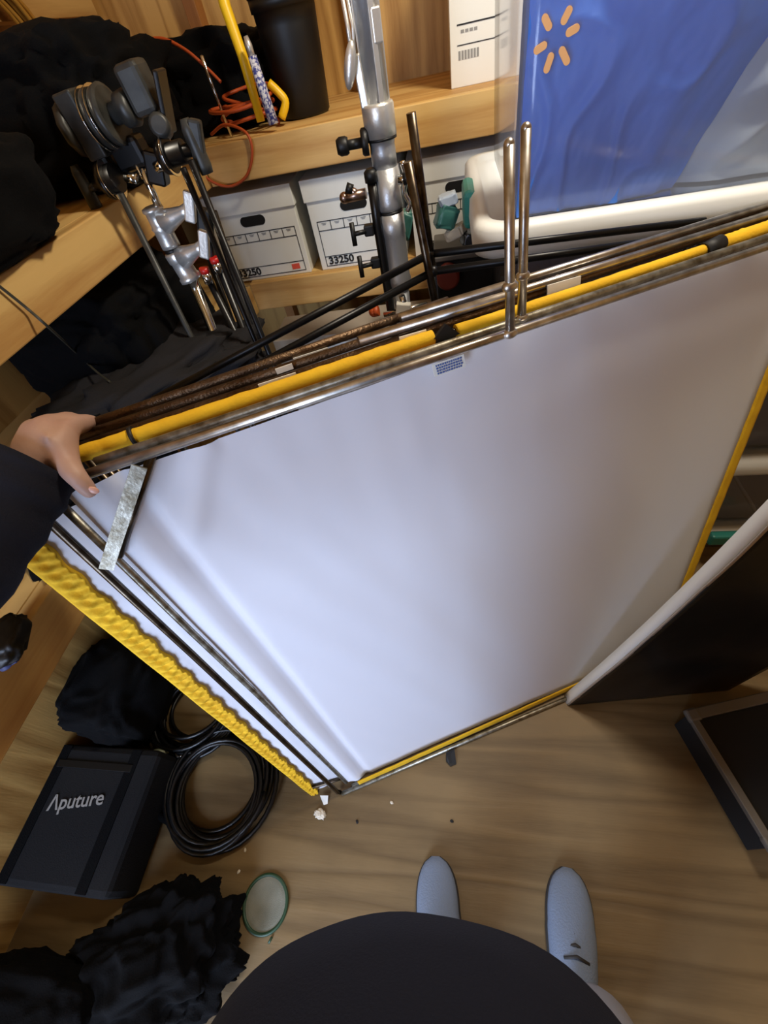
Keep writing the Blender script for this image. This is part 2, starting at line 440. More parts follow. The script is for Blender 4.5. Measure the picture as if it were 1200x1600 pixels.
# white cloth, its left edge folded softly round the side rail
cs = -.026
P00 = pf(548, 1207, cs); P01 = pf(228, 722, cs); P11 = pf(1290, 352, cs); P10 = fz(1030, 1010, .012)
L0a, L0b = ab(541, 1222, cs); 
def quad(A, B, C_, D): # A(0,0) B(1,0) C(1,1) D(0,1)
    return lambda u, v: A * (1 - u) * (1 - v) + B * u * (1 - v) + C_ * u * v + D * (1 - u) * v
TLc = pf(100, 770, cs)
base = quad(fz(545, 1226, .012) - N * .008, P10, P11, TLc)
def silk(u, v):
    p = base(u, v)
    wv = noise.noise(Vector((u * 5 + v * 1.2, v * 1.3, 3))) * .0055 + noise.noise(Vector((u * 15 + v * 6.5, v * 1.2, 8))) * .0034 * (1 - u) ** .5 + noise.noise(Vector((u * 26, v * 2.0, 12))) * .0020 * max(0, v - .45)
    # soft roll where the cloth wraps the second rail
    d_ = u * 1.16
    wv += .0075 * math.exp(-((d_ - .030) / .016) ** 2) - .006 * math.exp(-((d_ - .066) / .010) ** 2)
    # roll along the hidden brace in the corner
    bx = (u * 1.18 - .145) * .86 + (v * 1.19 - 1.145) * (-.51)
    if v > .86 and u < .16:
        wv += .006 * math.exp(-((bx) / .016) ** 2) * min(1, (v - .86) / .03)
    return p + N * wv
m = MB(); m.grid(silk, 150, 110); m.build('silk', M['fabric'], t2)
# yellow hems
def band(A, B, w0, w1, c, ruff=0.0, n=120, amp=.001, seedv=0, thick=.004, side=None):
    """woven band between frame points A and B (a,b), widths to the left of A->B"""
    A = Vector(A); B = Vector(B); d = (B - A); L_ = d.length; d /= L_; nn = Vector((-d.y, d.x))
    mb = MB()
    def fn(u, v):
        q = A + d * (u * L_) + nn * (w0 + (w1 - w0) * u) * v
        z = noise.noise(Vector((u * L_ * 9, v * 1.5, seedv))) * amp
        if ruff:
            z += ruff * math.sin(u * L_ * 300 + v * 1.5 + 3 * noise.noise(Vector((u * 8, 0, seedv)))) * math.exp(-((v - .42) / .22) ** 2) + ruff * .5 * math.sin(u * L_ * 420) * math.exp(-((v - .85) / .2) ** 2)
            q = q + nn * ruff * .5 * math.sin(u * L_ * 105) * v
        return fp(q.x, q.y, c + z)
    mb.grid(fn, n, 6 if not ruff > .002 else 12, -N * thick)
    return mb
def rhem(u, v):
    p = base(1.0, u); return p + U * (.004 - .027 * v) + N * (.012 + .0008 * noise.noise(Vector((u * 40, v, 5))))
m = MB(); m.grid(rhem, 160, 4, -N * .003); m.build('hem', M['yellow'], t2, label='yellow hem down the open side edge')
hA, hB = fz(560, 1221, .014), fz(1030, 1010, .014)
m = MB(); m.grid(lambda u, v: hA.lerp(hB, u) + V * (.022 * v) + N * (.010 + .0007 * noise.noise(Vector((u * 40, v, 2)))), 160, 4, -N * .003)
m.build('hem', M['yellow'], t2, label='yellow hem along the bottom edge')
m = MB(); m.tube([pf(238, 703, -.020), pf(520, 608, -.020), pf(700, 546, -.020)], .0055, 10); m.build('binding', M['orangeband'], t2, label='orange binding along the top rail')
# maker's label with blue print
la = pf(674, 570, -.012); lb = pf(724, 553, -.012); lu = (pf(677, 581, -.012) - la)
lr = (lb - la)
m = MB(); m.poly([la, lb, lb + lu * 1.75, la + lu * 1.75], N * .0008); lab = m.build('sewn_label', M['box'], t2, label='small white label with blue print')
m = MB()
rs = random.Random(3)
for row in range(4):
    x = .10
    while x < .88:
        wd = rs.uniform(.03, .07); o = la + lr * x + lu * (.22 + row * .36) + N * .0012
        m.poly([o, o + lr * wd, o + lr * wd + lu * .24, o + lu * .24], N * .0003); x += wd + .022
m.build('print', M['bluelines'], lab)

# --- third frame: white cloth showing past the left edge with a broad yellow webbing hem
c3 = -.036
t3 = thing('silk_flag', 'white cloth frame with a broad ruffled yellow webbing hem sticking out on the left', 'diffusion frame', fp(.55, 0, c3))
m = MB(); rail(m, pf(60, 735, -.045), pf(1262, 335, -.045)); m.build('top_rail', M['dark_rail'], t3)
m = MB(); rail(m, pf(60, 806, -.030), pf(46, 850, -.030), .006); m.build('frame_stub', M['dark_rail'], t3)
m = MB(); rail(m, pf(488, 1230, -.030), pf(600, 1196, -.030), .005); m.build('bottom_rail', M['dark_rail'], t3)
l0 = Vector(ab(500, 1251, c3)); l1 = Vector(ab(4, 848, c3)); l2 = Vector(ab(30, 815, c3))
k0 = Vector(ab(522, 1238, c3))
A0 = fp(l0.x + .012, l0.y + .004, c3); A1 = fp(.32, .02, c3); A2 = fp(.32, 1.16, c3); A3 = pf(24, 828, c3)
m = MB()
bb = quad(A0, A1, A2, A3)
m.grid(lambda u, v: bb(u, v) + N * (noise.noise(Vector((u * 9, v * 2.2, 2))) * .004 + (.0016 * noise.noise(Vector((u * 40, v * 14, 5))) if u < .4 else 0)), 60, 90)
m.build('cloth', M['fabric'], t3)
d_ = (l1 - l0).normalized()
band(l0 - d_ * .005, l1 + d_ * .004, -.022, -.040, c3 + .008, .0052, 700, .0015, 4, .012).build('webbing_hem', M['yellow'], t3, label='broad yellow ruffled webbing')
# lower corner fold of the webbing
m = MB(); q0 = ab(485, 1243, c3); q1 = ab(548, 1222, c3); band(q0, q1, -.012, -.016, c3 + .006, .0006, 30).build('webbing_corner', M['yellow'], t3)
# yellow sleeve along the top
def sleeve(pts, r, seed, n=40):
    P = sm(pts, n); out = []
    R = [r * (1 + .12 * noise.noise(Vector((i * .23, seed, 0)))) for i in range(len(P))]
    mb = MB(); mb.tube(P, R, 12); return mb
sleeve([pf(112, 714, -.042), pf(300, 653, -.042), pf(520, 579, -.042), pf(676, 527, -.042)], .0105, 2).build('yellow_sleeve', M['yellow'], t3)
sleeve([pf(712, 517, -.042), pf(900, 457, -.042), pf(1100, 391, -.042)], .0088, 3).build('yellow_sleeve', M['yellow'], t3)
sleeve([pf(1122, 383, -.042), pf(1200, 357, -.042), pf(1290, 327, -.042)], .0125, 5).build('yellow_sleeve', M['yellow'], t3)
for (x0, y0, x1, y1, r) in ((1098, 394, 1126, 380, .0135), (206, 683, 212, 681, .0135)):
    m = MB(); m.rod(pf(x0, y0, -.042), pf(x1, y1, -.042), r, 14); m.build('black_tape', M['blacktape'], t3)
m = MB(); m.poly([pf(676, 528, -.036), pf(694, 505, -.036), pf(716, 520, -.036), pf(690, 530, -.036)], N * .006); m.build('black_tape', M['blacktape'], t3)

# --- two older frames behind, rusty to the left, shiny to the right
def back_frame(pl, pr, c, label, mt, bot):
    t = thing('lighting_flag', label, 'frame', fp(.55, 0, c))
    m = MB(); rail(m, pl, pr, .0066); m.build('top_rail', mt, t)
    m = MB(); rail(m, fp(.06, bot, c), fp(1.12, bot, c)); m.build('bottom_rail', M['dark_rail'], t)
    q = pl - OR; m = MB(); rail(m, pl, fp(.06, bot, c)); m.build('side_rail', M['dark_rail'], t)
    m = MB(); rail(m, pr, fp(1.12, bot, c)); m.build('side_rail', M['dark_rail'], t)
    return t
t4 = back_frame(pf(122, 700, -.070), pf(1250, 321, -.070), -.070, 'rust-brown tube frame just behind the yellow sleeve in the stack', M['rust'], 0)
m = MB(); m.rod(pf(560, 533, -.070), pf(1250, 321, -.070), .0069); m.build('bare_section', M['steel'], t4, label='shiny nickel stretch of the top rail')
t5 = back_frame(pf(124, 683, -.092), pf(1250, 305, -.092), -.092, 'rusty tube frame with a shiny right half, fourth rail behind the yellow sleeve', M['rust'], 0)
m = MB(); m.rod(pf(625, 497, -.092), pf(1250, 305, -.092), .0069); m.build('bare_section', M['steel'], t5, label='shiny nickel stretch of the top rail')
t6 = back_frame(pf(126, 668, -.112), pf(700, 470, -.112), -.112, 'short rust-brown tube frame at the rear of the stack beside the hand', M['rust'], 0)
# white tape labels stuck on rails
for (x0, y0, x1, y1, hgt, c, par) in ((856, 446, 908, 431, .03, -.058, t4), (624, 527, 666, 515, .010, -.052, t4), (403, 601, 462, 582, .010, -.062, t4), (430, 577, 456, 568, .008, -.080, t5), (458, 560, 512, 543, .008, -.104, t6)):
    a, b = pf(x0, y0, c), pf(x1, y1, c); dn_ = -V * hgt
    MB().poly([a, b, b + dn_, a + dn_], -N * .002).build('tape_label', M['whitetape'], par)

# --- black frames hinged behind: rails run left towards the hand and right towards the tubs
def black_frame(apex, left, right, pin_top, pin_bot, label, r=.0062):
    base = Vector((apex.x, apex.y, 0))
    t = thing('black_flag', label, 'frame', base)
    m = MB(); m.rod(apex, left, r); m.build('left_rail', M['blackmetal'], t)
    m = MB(); m.rod(apex, right, r); m.build('right_rail', M['blackmetal'], t)
    m = MB(); m.rod(pin_bot, pin_top, r * 1.08); m.build('pin', M['dark_rail'], t)
    m = MB(); m.rod(pin_bot, Vector((pin_bot.x + .015, pin_bot.y + .0, .0)), r); m.build('post', M['blackmetal'], t)
    for e_, dy_ in ((left, -.06), (right, 0)): MB().rod(e_, Vector((e_.x, e_.y + dy_, .0)), r).build('side_rail', M['blackmetal'], t)
    m = MB(); m.ball(apex, .0088); m.build('weld', M['blackmetal'], t)
cB = -.155
black_frame(fy(671, 397, .80), fy(240, 625, .56), fy(1100, 345, .93), fy(642, 176, .80), fy(676, 424, .80), 'black tube frame with a tall dark pin, rear of the two behind the stack')
black_frame(fy(677, 424, .775), fy(255, 650, .545), fy(1080, 369, .88), fy(637, 253, .775), fy(691, 530, .765), 'black tube frame with a short dark pin, front of the two behind the stack')

# ================================================================== file boxes
def file_box(x0, x1, yf, z0, hgt, depth, label, number, red=False, front_cut=None):
    t = thing('file_box', label, 'box', ((x0 + x1) / 2, yf + depth / 2, z0), 'white cardboard file boxes')
    w = x1 - x0; lidh = .062
    MB().box(((x0 + x1) / 2, yf + depth / 2, z0 + (hgt - .01) / 2), (w, depth, hgt - .01), bev=.002).build('body', M['box'], t)
    lid = MB().box(((x0 + x1) / 2, yf + depth / 2, z0 + hgt - lidh / 2), (w + .012, depth + .012, lidh), bev=.002).build('lid', M['box'], t)
    xc = (x0 + x1) / 2; zc = z0 + hgt - .087
    m = MB(); pts = []
    for k in range(24):
        a = 2 * PI * k / 24; sx = .030 if math.cos(a) > 0 else -.030
        pts.append((xc + sx + .016 * math.cos(a), yf - .0012, zc + .0155 * math.sin(a)))
    m.poly(pts, (0, .004, 0)); m.build('hand_hole', M['hole'], t)
    # printed form
    m = MB(); yy = yf - .0008; th = .0022
    xa, xb = x0 + .022, x1 - .018; zt, zb = zc - .035, z0 + .012
    def hl(z, xa=xa, xb=xb): m.box(((xa + xb) / 2, yy, z), (xb - xa, .001, th))
    def vl(x, za, zb): m.box((x, yy, (za + zb) / 2), (th, .001, abs(za - zb) + th))
    hl(zt); hl(zb); vl(xa, zt, zb); vl(xb, zt, zb); z2 = zt - .028; hl(z2); z3 = zb + .032; hl(z3)
    for i in range(1, 6): vl(xa + (xb - xa) * i / 6, zt, z2)
    m.build('printed_form', M['ink'], t)
    m = MB()
    for i in range(6):
        for r_ in range(2): m.box((xa + (xb - xa) * (i + .5) / 6, yy, zt - .006 - r_ * .004), (.018 - r_ * .006, .001, .0016))
    m.build('small_lettering', M['inkgrey'], t)
    m = MB().text(number, (xa + .010, yf, zb + .006), (1, 0, 0), (0, 0, 1), .033, .0014, .0010, 1.15)
    m.build('number', M['ink'], t)
    if red: MB().box((xb - .035, yy, zb + .016), (.030, .001, .018)).build('red_mark', M['redlabel'], t)
    return t
file_box(-.842, -.522, SF + .035, .905, .277, .38, 'white file box printed 33250 behind the left metal stand, red mark in its corner', '33250', True)
file_box(-.478, -.158, SF + .035, .905, .277, .38, 'white file box printed 33250 directly behind the thick silver stand', '33250')
file_box(-.126, .194, SF + .035, .905, .277, .38, 'white file box partly hidden behind the tub handle and the pins', '33250')
# tall white carton on the upper shelf
cx0 = .018
t = thing('white_carton', 'tall white carton standing on the upper shelf beside the clear tub', 'box', (cx0 + .15, 1.95, 1.312))
MB().box((cx0 + .15, 1.95, 1.312 + .20), (.30, .30, .40), bev=.002).build('body', M['box'], t)
m = MB(); yy = 1.7995
m.box((cx0 + .075, yy, 1.312 + .125), (.11, .001, .003)).box((cx0 + .128, yy, 1.312 + .105), (.003, .001, .042)).box((cx0 + .075, yy, 1.312 + .086), (.11, .001, .002))
m.build('printed_lines', M['ink'], t)
m = MB()
for i in range(7): m.box((cx0 + .026 + i * .0085, yy, 1.312 + .066), (.006, .001, .018))
for i in range(4): m.box((cx0 + .035 + i * .012, yy, 1.312 + .112), (.009, .001, .006))
m.build('lettering', M['inkgrey'], t)

# ================================================================== storage tubs
TX0, TX1, TY0, TY1 = .115, 1.02, 1.02, 1.56
def rrect(x0, x1, y0, y1, r, z, n=6):
    out = []
    for (cx, cy, a0) in ((x1 - r, y0 + r, -PI / 2), (x1 - r, y1 - r, 0), (x0 + r, y1 - r, PI / 2), (x0 + r, y0 + r, PI)):
        for k in range(n + 1):
            a = a0 + PI / 2 * k / n; out.append((cx + r * math.cos(a), cy + r * math.sin(a), z))
    return out
def tub(z0, z1, label, m_body, lid=True, lid_drop=.058):
    t = thing('storage_tub', label, 'storage tub', ((TX0 + TX1) / 2, (TY0 + TY1) / 2, z0), 'clear storage tubs stacked behind the frames')
    tp = .012
    mb = MB()
    o = [rrect(TX0 + tp, TX1 - tp, TY0 + tp, TY1 - tp, .035, z0 + .004), rrect(TX0 + tp - .003, TX1 - tp + .003, TY0 + tp - .003, TY1 - tp + .003, .035, z0 + .02), rrect(TX0, TX1, TY0, TY1, .035, z1 - lid_drop if lid else z1)]
    mb.loft(o, cap=False)
    mb.bm.faces.new([v for v in mb.bm.verts[:len(o[0])]][::-1])
    body = mb.build('body', m_body, t)
    if lid:
        e = .042; zb = z1 - lid_drop
        mb = MB(); X0_ = TX0; TXL = TX0 - .024
        rings = [rrect(TXL - e, TX1 + e, TY0 - e, TY1 + e, .06, zb), rrect(TXL - e - .004, TX1 + e + .004, TY0 - e - .004, TY1 + e + .004, .062, zb + .012),
                 rrect(TXL - e - .002, TX1 + e + .002, TY0 - e - .002, TY1 + e + .002, .06, z1 - .010), rrect(TXL - e + .008, TX1 + e - .008, TY0 - e + .008, TY1 + e - .008, .055, z1),
                 rrect(TXL - e + .030, TX1 + e - .030, TY0 - e + .030, TY1 + e - .030, .045, z1), rrect(TXL - e + .034, TX1 + e - .034, TY0 - e + .034, TY1 + e - .034, .04, z1 - .012)]
        mb.loft(rings)
        mb.build('lid', M['lid'], t)
        # latch handles at the two ends
        for s, xx in ((-1, TXL - e - .006), (1, TX1 + e + .006)):
            yc = TY0 + .27
            mb = MB(); mb.box((xx + .004 * -s, yc, z1 - .035), (.030, .13, .080), bev=.012); mb.build('latch', M['teal'], t)
    return t, body
tb, _ = tub(.0, .165, 'clear storage tub at the very bottom of the tub stack', M['milky'])
MB().box((.905, TY0 - .05, .145), (.13, .03, .05), bev=.008).build('latch', M['teal'], tb)
tub(.166, .505, 'clear storage tub second from the floor, its white lid rim right of the yellow hem', M['milky'])
tub(.506, .845, 'clear storage tub in the middle of the stack, mostly behind the white silk', M['milky'])
tub(.846, 1.190, 'grey clear tub whose white lid with teal latch carries the tub of shopping bags', M['milky'])
tub(1.180, 1.60, 'topmost clear tub holding the blue shopping bag', M['clear'], lid=False)
# things inside the tubs
def soft(name, c, rad, label, cat, mt, seed, amp=.22, group=None, flat=None, power=.6, freq=2.2, rot=None):
    o = MB().blob(c, rad, seed, amp, freq, power, rot, 5, flat).build(name, M[mt])
    return tag(o, label, cat, group)
soft('folded_cloth', (.36, 1.20, .985), (.15, .12, .10), 'mauve folded cloth inside the grey tub under the white lid', 'cloth', 'junk1', 3)
soft('folded_cloth', (.66, 1.18, .97), (.09, .11, .09), 'dark folded cloth at the right inside the grey tub under the white lid', 'cloth', 'junk2', 5)
soft('red_cloth', (.43, 1.072, 1.062), (.045, .018, .030), 'small red cloth pressed against the front of the grey tub', 'cloth', 'junk3', 7)
soft('folded_cloth', (.62, 1.20, .66), (.11, .12, .09), 'beige folded cloth in the middle tub right of the yellow hem', 'cloth', 'junk4', 9)
soft('folded_cloth', (.60, 1.20, .32), (.12, .12, .09), 'dark folded cloth in the tub second from the floor', 'cloth', 'junk2', 11)

# blue shopping bag: crumpled sheet pressed against the tub front, with the print
by = TY0 + .008
def bagf(u, v):
    x = .132 + u * (.345 - .05 * (1 - v) + .12 * v); z = 1.186 + v * .39
    fold = abs(noise.noise(Vector((u * 3.2 + v * 1.5, v * 2.6 - u * 1.4, 4.0))))
    y = by + .012 + (1 - min(1, fold * 5)) * -.011 + noise.noise(Vector((u * 6, v * 5, 1))) * .006 + noise.fractal(Vector((u * 9, v * 7, 6)), .7, 2, 3) * .003
    y += .10 * max(0, u - .72) ** 1.2 * 1.5
    return Vector((x, y, z))
t = thing('shopping_bag', 'crumpled blue shopping bag with a peach spark print, inside the topmost tub', 'bag', (.36, by + .05, 1.2))
def bagback(u, v):
    p = bagf(u, v); return Vector((p.x, by + .18 - .09 * abs(2 * u - 1) ** 3, p.z))
m = MB(); m.grid(bagf, 90, 70); m.grid(bagback, 30, 20)
# close the sides of the bag
def side(u0): return lambda u, v: bagf(u0, v) * (1 - u) + bagback(u0, v) * u
m.grid(side(0), 4, 20); m.grid(side(1), 4, 20)
def sheet_bottom(u, v): return bagf(u, 0) * (1 - v) + bagback(u, 0) * v
m.grid(sheet_bottom, 30, 4)
m.build('body', M['bluebag'], t)
# spark print: six rounded strokes round a centre, on the bag front
ce = fy(868, 61, by)
m = MB()
spx = [((849, 23), (860, 47)), ((893, 9), (878, 39)), ((906, 41), (884, 54)), ((876, 74), (888, 101)), ((863, 82), (852, 115)), ((855, 68), (834, 82))]
for p, q in spx:
    a = fy(*p, by - .006); b = fy(*q, by - .006); d = (b - a); L_ = d.length; d.normalize(); w = d.cross(Vector((0, -1, 0))).normalized(); r = .0050
    pts = []
    for k in range(7): an = -PI / 2 + PI * k / 6; pts.append(b - d * r + d * r * math.cos(an) + w * r * math.sin(an))
    for k in range(7): an = PI / 2 + PI * k / 6; pts.append(a + d * r + d * r * math.cos(an) + w * r * math.sin(an))
    m.poly(pts, (0, .004, 0))
m.build('spark_print', M['spark'], t)
# white bag beside it
def wbf(u, v):
    x = .395 + u * .56 + .02 * v * (1 - u); z = 1.188 + v * .32 - .05 * (1 - u) * v
    y = by + .022 + noise.fractal(Vector((u * 3, v * 3, 9)), 1.0, 2.1, 2) * .022 + abs(noise.noise(Vector((u * 5 - v * 3, v * 2, 2)))) * .02 + .05 * (1 - u) ** 3
    return Vector((x, y, z))
m = MB(); m.grid(wbf, 70, 60); m.grid(lambda u, v: Vector((wbf(u, v).x, by + .2 - .1 * abs(2 * u - 1) ** 2, wbf(u, v).z)), 20, 20)
m.grid(lambda u, v: wbf(u, 1) * (1 - v) + Vector((wbf(u, 1).x, by + .2 - .1 * abs(2 * u - 1) ** 2, wbf(u, 1).z)) * v, 20, 4)
tag(m.build('plastic_bag', M['whitebag']), 'crumpled pale plastic bag right of the blue bag inside the topmost tub', 'bag')

# ================================================================== stands
def knob_T(mb, p, d, bar, L_=.05, r=.006, bl=.032, br=.007):
    """T handle: shaft along d, bar across"""
    d = Vector(d).normalized(); bar = Vector(bar).normalized(); e = Vector(p) + d * L_
    mb.rod(p, e, r, 10); mb.rod(e - bar * bl, e + bar * bl, br, 12); return mb
# thick silver crank stand
sx, sy = -.150, 1.30
def cz(px, py): return fy(px, py, sy)
t = thing('roller_stand', 'thick silver telescopic light stand in front of the file boxes', 'light stand', (sx, sy, 0))
zc = lambda py, px: fy(px, py, sy).z
A = Vector((sx, sy, 0)); Z = Vector((0, 0, 1))
zz = {k: fy(x, y, sy).z for k, (x, y) in dict(j1=(588, 160), j2=(600, 215), j3=(605, 260), j4=(613, 325), j5=(622, 435)).items()}
m = MB(); m.lathe(A, A + Z, [(zz['j2'], .030), (zz['j2'] + .004, .0365), (zz['j1'] - .005, .0365), (zz['j1'], .034), (zz['j1'] + .001, .029)], 28); m.build('collar', M['alu'], t)
m = MB(); m.lathe(A, A + Z, [(zz['j1'], .0270), (1.95, .0270)], 8); m.build('upper_column', M['alu_dull'], t)
m = MB()
for s in range(4):
    an = s * PI / 2 + .5; pp = A + Vector((math.cos(an), math.sin(an), 0)) * .0270
    m.box((pp.x, pp.y, (zz['j1'] + 1.95) / 2), (.006, .012, 1.95 - zz['j1']), rotz(an), .001)
m.build('column_rib', M['alu'], t)
m = MB(); zq = fy(585, 40, sy).z; m.box((sx + .020, sy - .018, zq), (.020, .014, .05), rotz(.3), .003); m.build('clip', M['alu'], t)
m = MB(); m.lathe(A, A + Z, [(zz['j3'], .0300), (zz['j3'] + .03, .0300), (zz['j2'] - .012, .0290), (zz['j2'], .031), (zz['j2'] + .002, .0345)], 28); m.build('middle_column', M['alu_dull'], t)
m = MB(); m.lathe(A, A + Z, [(zz['j4'] - .002, .0300), (zz['j4'] + .004, .0335), (zz['j4'] + .016, .032), (zz['j3'], .0312)], 28); m.build('collar', M['alu_dull'], t)
for za, zb, rr_ in ((zz['j4'] - .010, zz['j4'] - .002, .0315), (zz['j2'] - .002, zz['j2'] + .003, .0358)): MB().lathe(A, A + Z, [(za, rr_), (zb, rr_)], 28).build('black_ring', M['blackplastic'], t)
m = MB(); m.lathe(A, A + Z, [(zz['j5'] - .02, .031), (zz['j5'], .034), (zz['j5'] + .01, .0315), (zz['j4'] - .06, .0315), (zz['j4'] - .055, .033), (zz['j4'] - .008, .033)], 28); m.build('lower_column', M['alu_dull'], t)
m = MB(); m.lathe(A, A + Z, [(.12, .024), (zz['j5'] - .02, .024)], 24); m.build('base_tube', M['alu_dull'], t)
for k in range(3):
    an = 2 * PI * k / 3 + PI / 6 + PI; d = Vector((math.cos(an), math.sin(an), 0))
    m = MB(); m.tube([A + Z * .30 + d * .03, A + Z * .16 + d * .12, A + Z * .012 + d * .20], .010, 10); m.build('leg', M['alu_dull'], t)
# crank handle (flat paddle) and black knob
p0 = fy(540, 0, sy - .02); p1 = fy(548, 85, sy - .03); 
m = MB(); m.tube([fy(528, -40, sy - .01), fy(543, 40, sy - .02), fy(549, 80, sy - .03)], .0042, 10).tube([fy(536, -40, sy - .01), fy(551, 40, sy - .02), fy(554, 84, sy - .03)], .0032, 10)
ch = m.build('crank_rod', M['alu'], t)
m = MB(); q = basis(Vector((1, 0, 0)), Vector((0, 1, 0)), Vector((0, 0, 1)))
m.ball(fy(547, 103, sy - .034), .0175, (.72, .6, 2.1), Matrix.Rotation(.30, 3, 'Y')); m.build('crank_grip', M['alu'], ch)
m = MB(); m = MB(); m.box(fy(564, 128, sy - .012), (.018, .020, .085), Matrix.Rotation(-.06, 3, 'Y'), .003); m.build('crank_bracket', M['alu'], t)
m = MB(); kb = fy(575, 221, sy - .01); dk = Vector((-1, -.15, .02)).normalized()
m.lathe(kb, kb + dk, [(0, .026), (.012, .026), (.016, .022), (.016, .010), (.046, .010), (.046, .015), (.052, .018), (.066, .018), (.074, .013)], 20)
m.build('clamp_knob', M['blackplastic'], t)
# small black round tube clamped on the left of it with two T knobs and a chrome joint
t = thing('black_stand', 'thin black stand tube with two T-knobs beside the thick silver stand', 'light stand', (sx - .055, sy - .02, 0))
yb = sy - .02
pt, pb = fy(580, 276, yb), fy(604, 440, yb)
m = MB(); m.tube([pt, fy(590, 350, yb), pb, Vector((pb.x + .004, pb.y, .02))], .0125, 14); m.build('tube', M['blackpaint'], t)
m = MB(); m.lathe(pt + Vector((0, 0, -.01)), pt + Vector((0, 0, 1)), [(0, .017), (.02, .017), (.026, .010)], 16); m.build('cap', M['blackplastic'], t)
for (x, y) in ((570, 360), (580, 411)):
    p = fy(x + 14, y - 2, yb)
    m = MB(); m.box(p + Vector((-.012, 0, 0)), (.026, .024, .026), bev=.004); hb = m.build('clamp', M['blackplastic'], t)
    m = MB(); knob_T(m, p + Vector((-.02, -.008, 0)), (-1, -.25, 0), (0, .12, 1), .034, .006, .026, .0065); m.build('T_knob', M['blackplastic'], hb)
p = fy(553, 305, yb)
m = MB(); m.rod(fy(536, 310, yb), fy(572, 302, yb), .0115, 14).ball(fy(538, 309, yb), .0125); m.rod(fy(546, 296, yb), fy(560, 304, yb), .009)
m.build('chrome_joint', M['copper'], t)
m = MB(); m.rod(fy(541, 293, yb), fy(551, 297, yb), .0115, 14); m.build('dark_tip', M['blackplastic'], t)
# foot ring of the black stand: three short legs
for k in range(3):
    an = 2 * PI * k / 3 + .9; d = Vector((math.cos(an), math.sin(an), 0)); q = Vector((pb.x + .004, pb.y, .0))
    m = MB(); m.rod(q + Z * .22, q + d * .16 + Z * .012, .007); m.build('leg', M['blackpaint'], t)
# chrome bracket on the right of the thick stand
t = thing('pipe_clamp', 'chrome pipe clamp bracket on the right flank of the thick silver stand', 'clamp', fy(632, 300, 1.25))
m = MB(); yk = 1.27
m.tube(sm([fy(628, 252, yk), fy(634, 275, yk), fy(632, 300, yk), fy(640, 318, yk), fy(636, 330, yk)], 5), .006, 10).rod(fy(622, 281, yk), fy(640, 279, yk), .010)
m.build('jaw', M['chrome'], t); m = MB(); m.rod(fy(630, 280, yk), fy(642, 276, yk), .013); m.build('bolt', M['blackplastic'], t)

# ---- C-stands with grip heads in the left corner
gy = 1.13
def G(px, py, dy=0.0): return fy(px, py, gy + dy)
def pole(px0, py0, px1, py1, r, dy, mt, name, t, ext=True, seg=14):
    a, b = G(px0, py0, dy), G(px1, py1, dy)
    if ext:
        d = (b - a); b = a + d * ((a.z - .03) / (-d.z))
    m = MB(); m.rod(a, b, r, seg); return m.build(name, M[mt], t), a, b
t = thing('c_stand', 'chrome grip stand with silver collars and black grip heads in the shelf corner', 'grip stand', Vector((G(300, 450).x, gy, 0)))
pole(290, 410, 350, 560, .0125, 0, 'chrome', 'lower_riser', t)
pole(222, 262, 250, 330, .0085, 0, 'chrome', 'top_riser', t, False)
def seg_lathe(p0, p1, prof, name, mt):
    a, b = G(*p0), G(*p1); L0 = (b - a).length
    m = MB(); m.lathe(a, b, [(f * L0, r) for f, r in prof], 26); return m.build(name, M[mt], t)
seg_lathe((236, 322), (268, 386), [(0, .017), (.03, .024), (.10, .025), (.14, .021), (.45, .0215), (.50, .0245), (.56, .0215), (.90, .0225), (1, .0225)], 'collar', 'alu')
seg_lathe((268, 386), (272, 394), [(0, .020), (1, .020)], 'black_ring', 'blackplastic')
seg_lathe((271, 392), (300, 438), [(0, .0235), (.06, .026), (.30, .026), (.34, .0235), (.80, .0245), (.84, .028), (.97, .028), (1, .022)], 'collar', 'alu')
for (x0, y0, x1, y1) in ((258, 346, 296, 326), (286, 402, 318, 384)):
    a, b = G(x0, y0, -.005), G(x1, y1, -.02); m = MB(); m.tube([a, a * .6 + b * .4, a * .25 + b * .75, b], [.026, .018, .0125, .014], 14)
    kk = m.build('locking_boss', M['alu'], t)
    m = MB(); e = b; m.box(e + Vector((.006, -.006, .004)), (.024, .016, .062), Matrix.Rotation(.42, 3, 'Y'), .004); m.build('locking_lever', M['alu'], kk)
for k in range(3):
    b = Vector((G(350, 560).x + .05, gy, 0)); an = 2 * PI * k / 3 + .2; d = Vector((math.cos(an), math.sin(an), 0))
    m = MB(); m.tube([b + Z * (.16 + .03 * k), b + Z * (.14 + .03 * k) + d * .05, b + Z * .06 + d * .16, b + Z * .012 + d * .20], .0105, 10); m.build('leg', M['chrome'], t)

def disc(mb, p, axis, prof, seg=26): return mb.lathe(p, p + axis, prof, seg)
# large black grip head on top of the stand
hx = (G(225, 165) - G(125, 205)).normalized()
hy = hx.cross(Vector((0, 0, 1))).normalized(); rot = basis(hx, hy, hx.cross(hy))
p = G(112, 205)
g = MB().box(p + hx * .046, (.042, .074, .106), rot, .004).build('grip_head', M['greypaint'], t, label='large worn black grip head with stacked discs')
m = MB(); disc(m, p - hx * .004, hx, [(0, .030), (.006, .036), (.012, .048), (.026, .050), (.030, .040)], 10); m.build('knurled_wheel', M['greypaint'], g)
m = MB(); disc(m, p + hx * .066, hx, [(0, .048), (.004, .051), (.006, .046)]); m.build('friction_disc', M['greypaint'], g)
m = MB(); disc(m, p + hx * .074, hx, [(0, .049), (.012, .051), (.014, .046)]); m.build('friction_disc', M['greypaint'], g)
m = MB(); disc(m, p + hx * .0705, hx, [(0, .053), (.0022, .053)], 30); m.build('washer', M['chrome'], g)
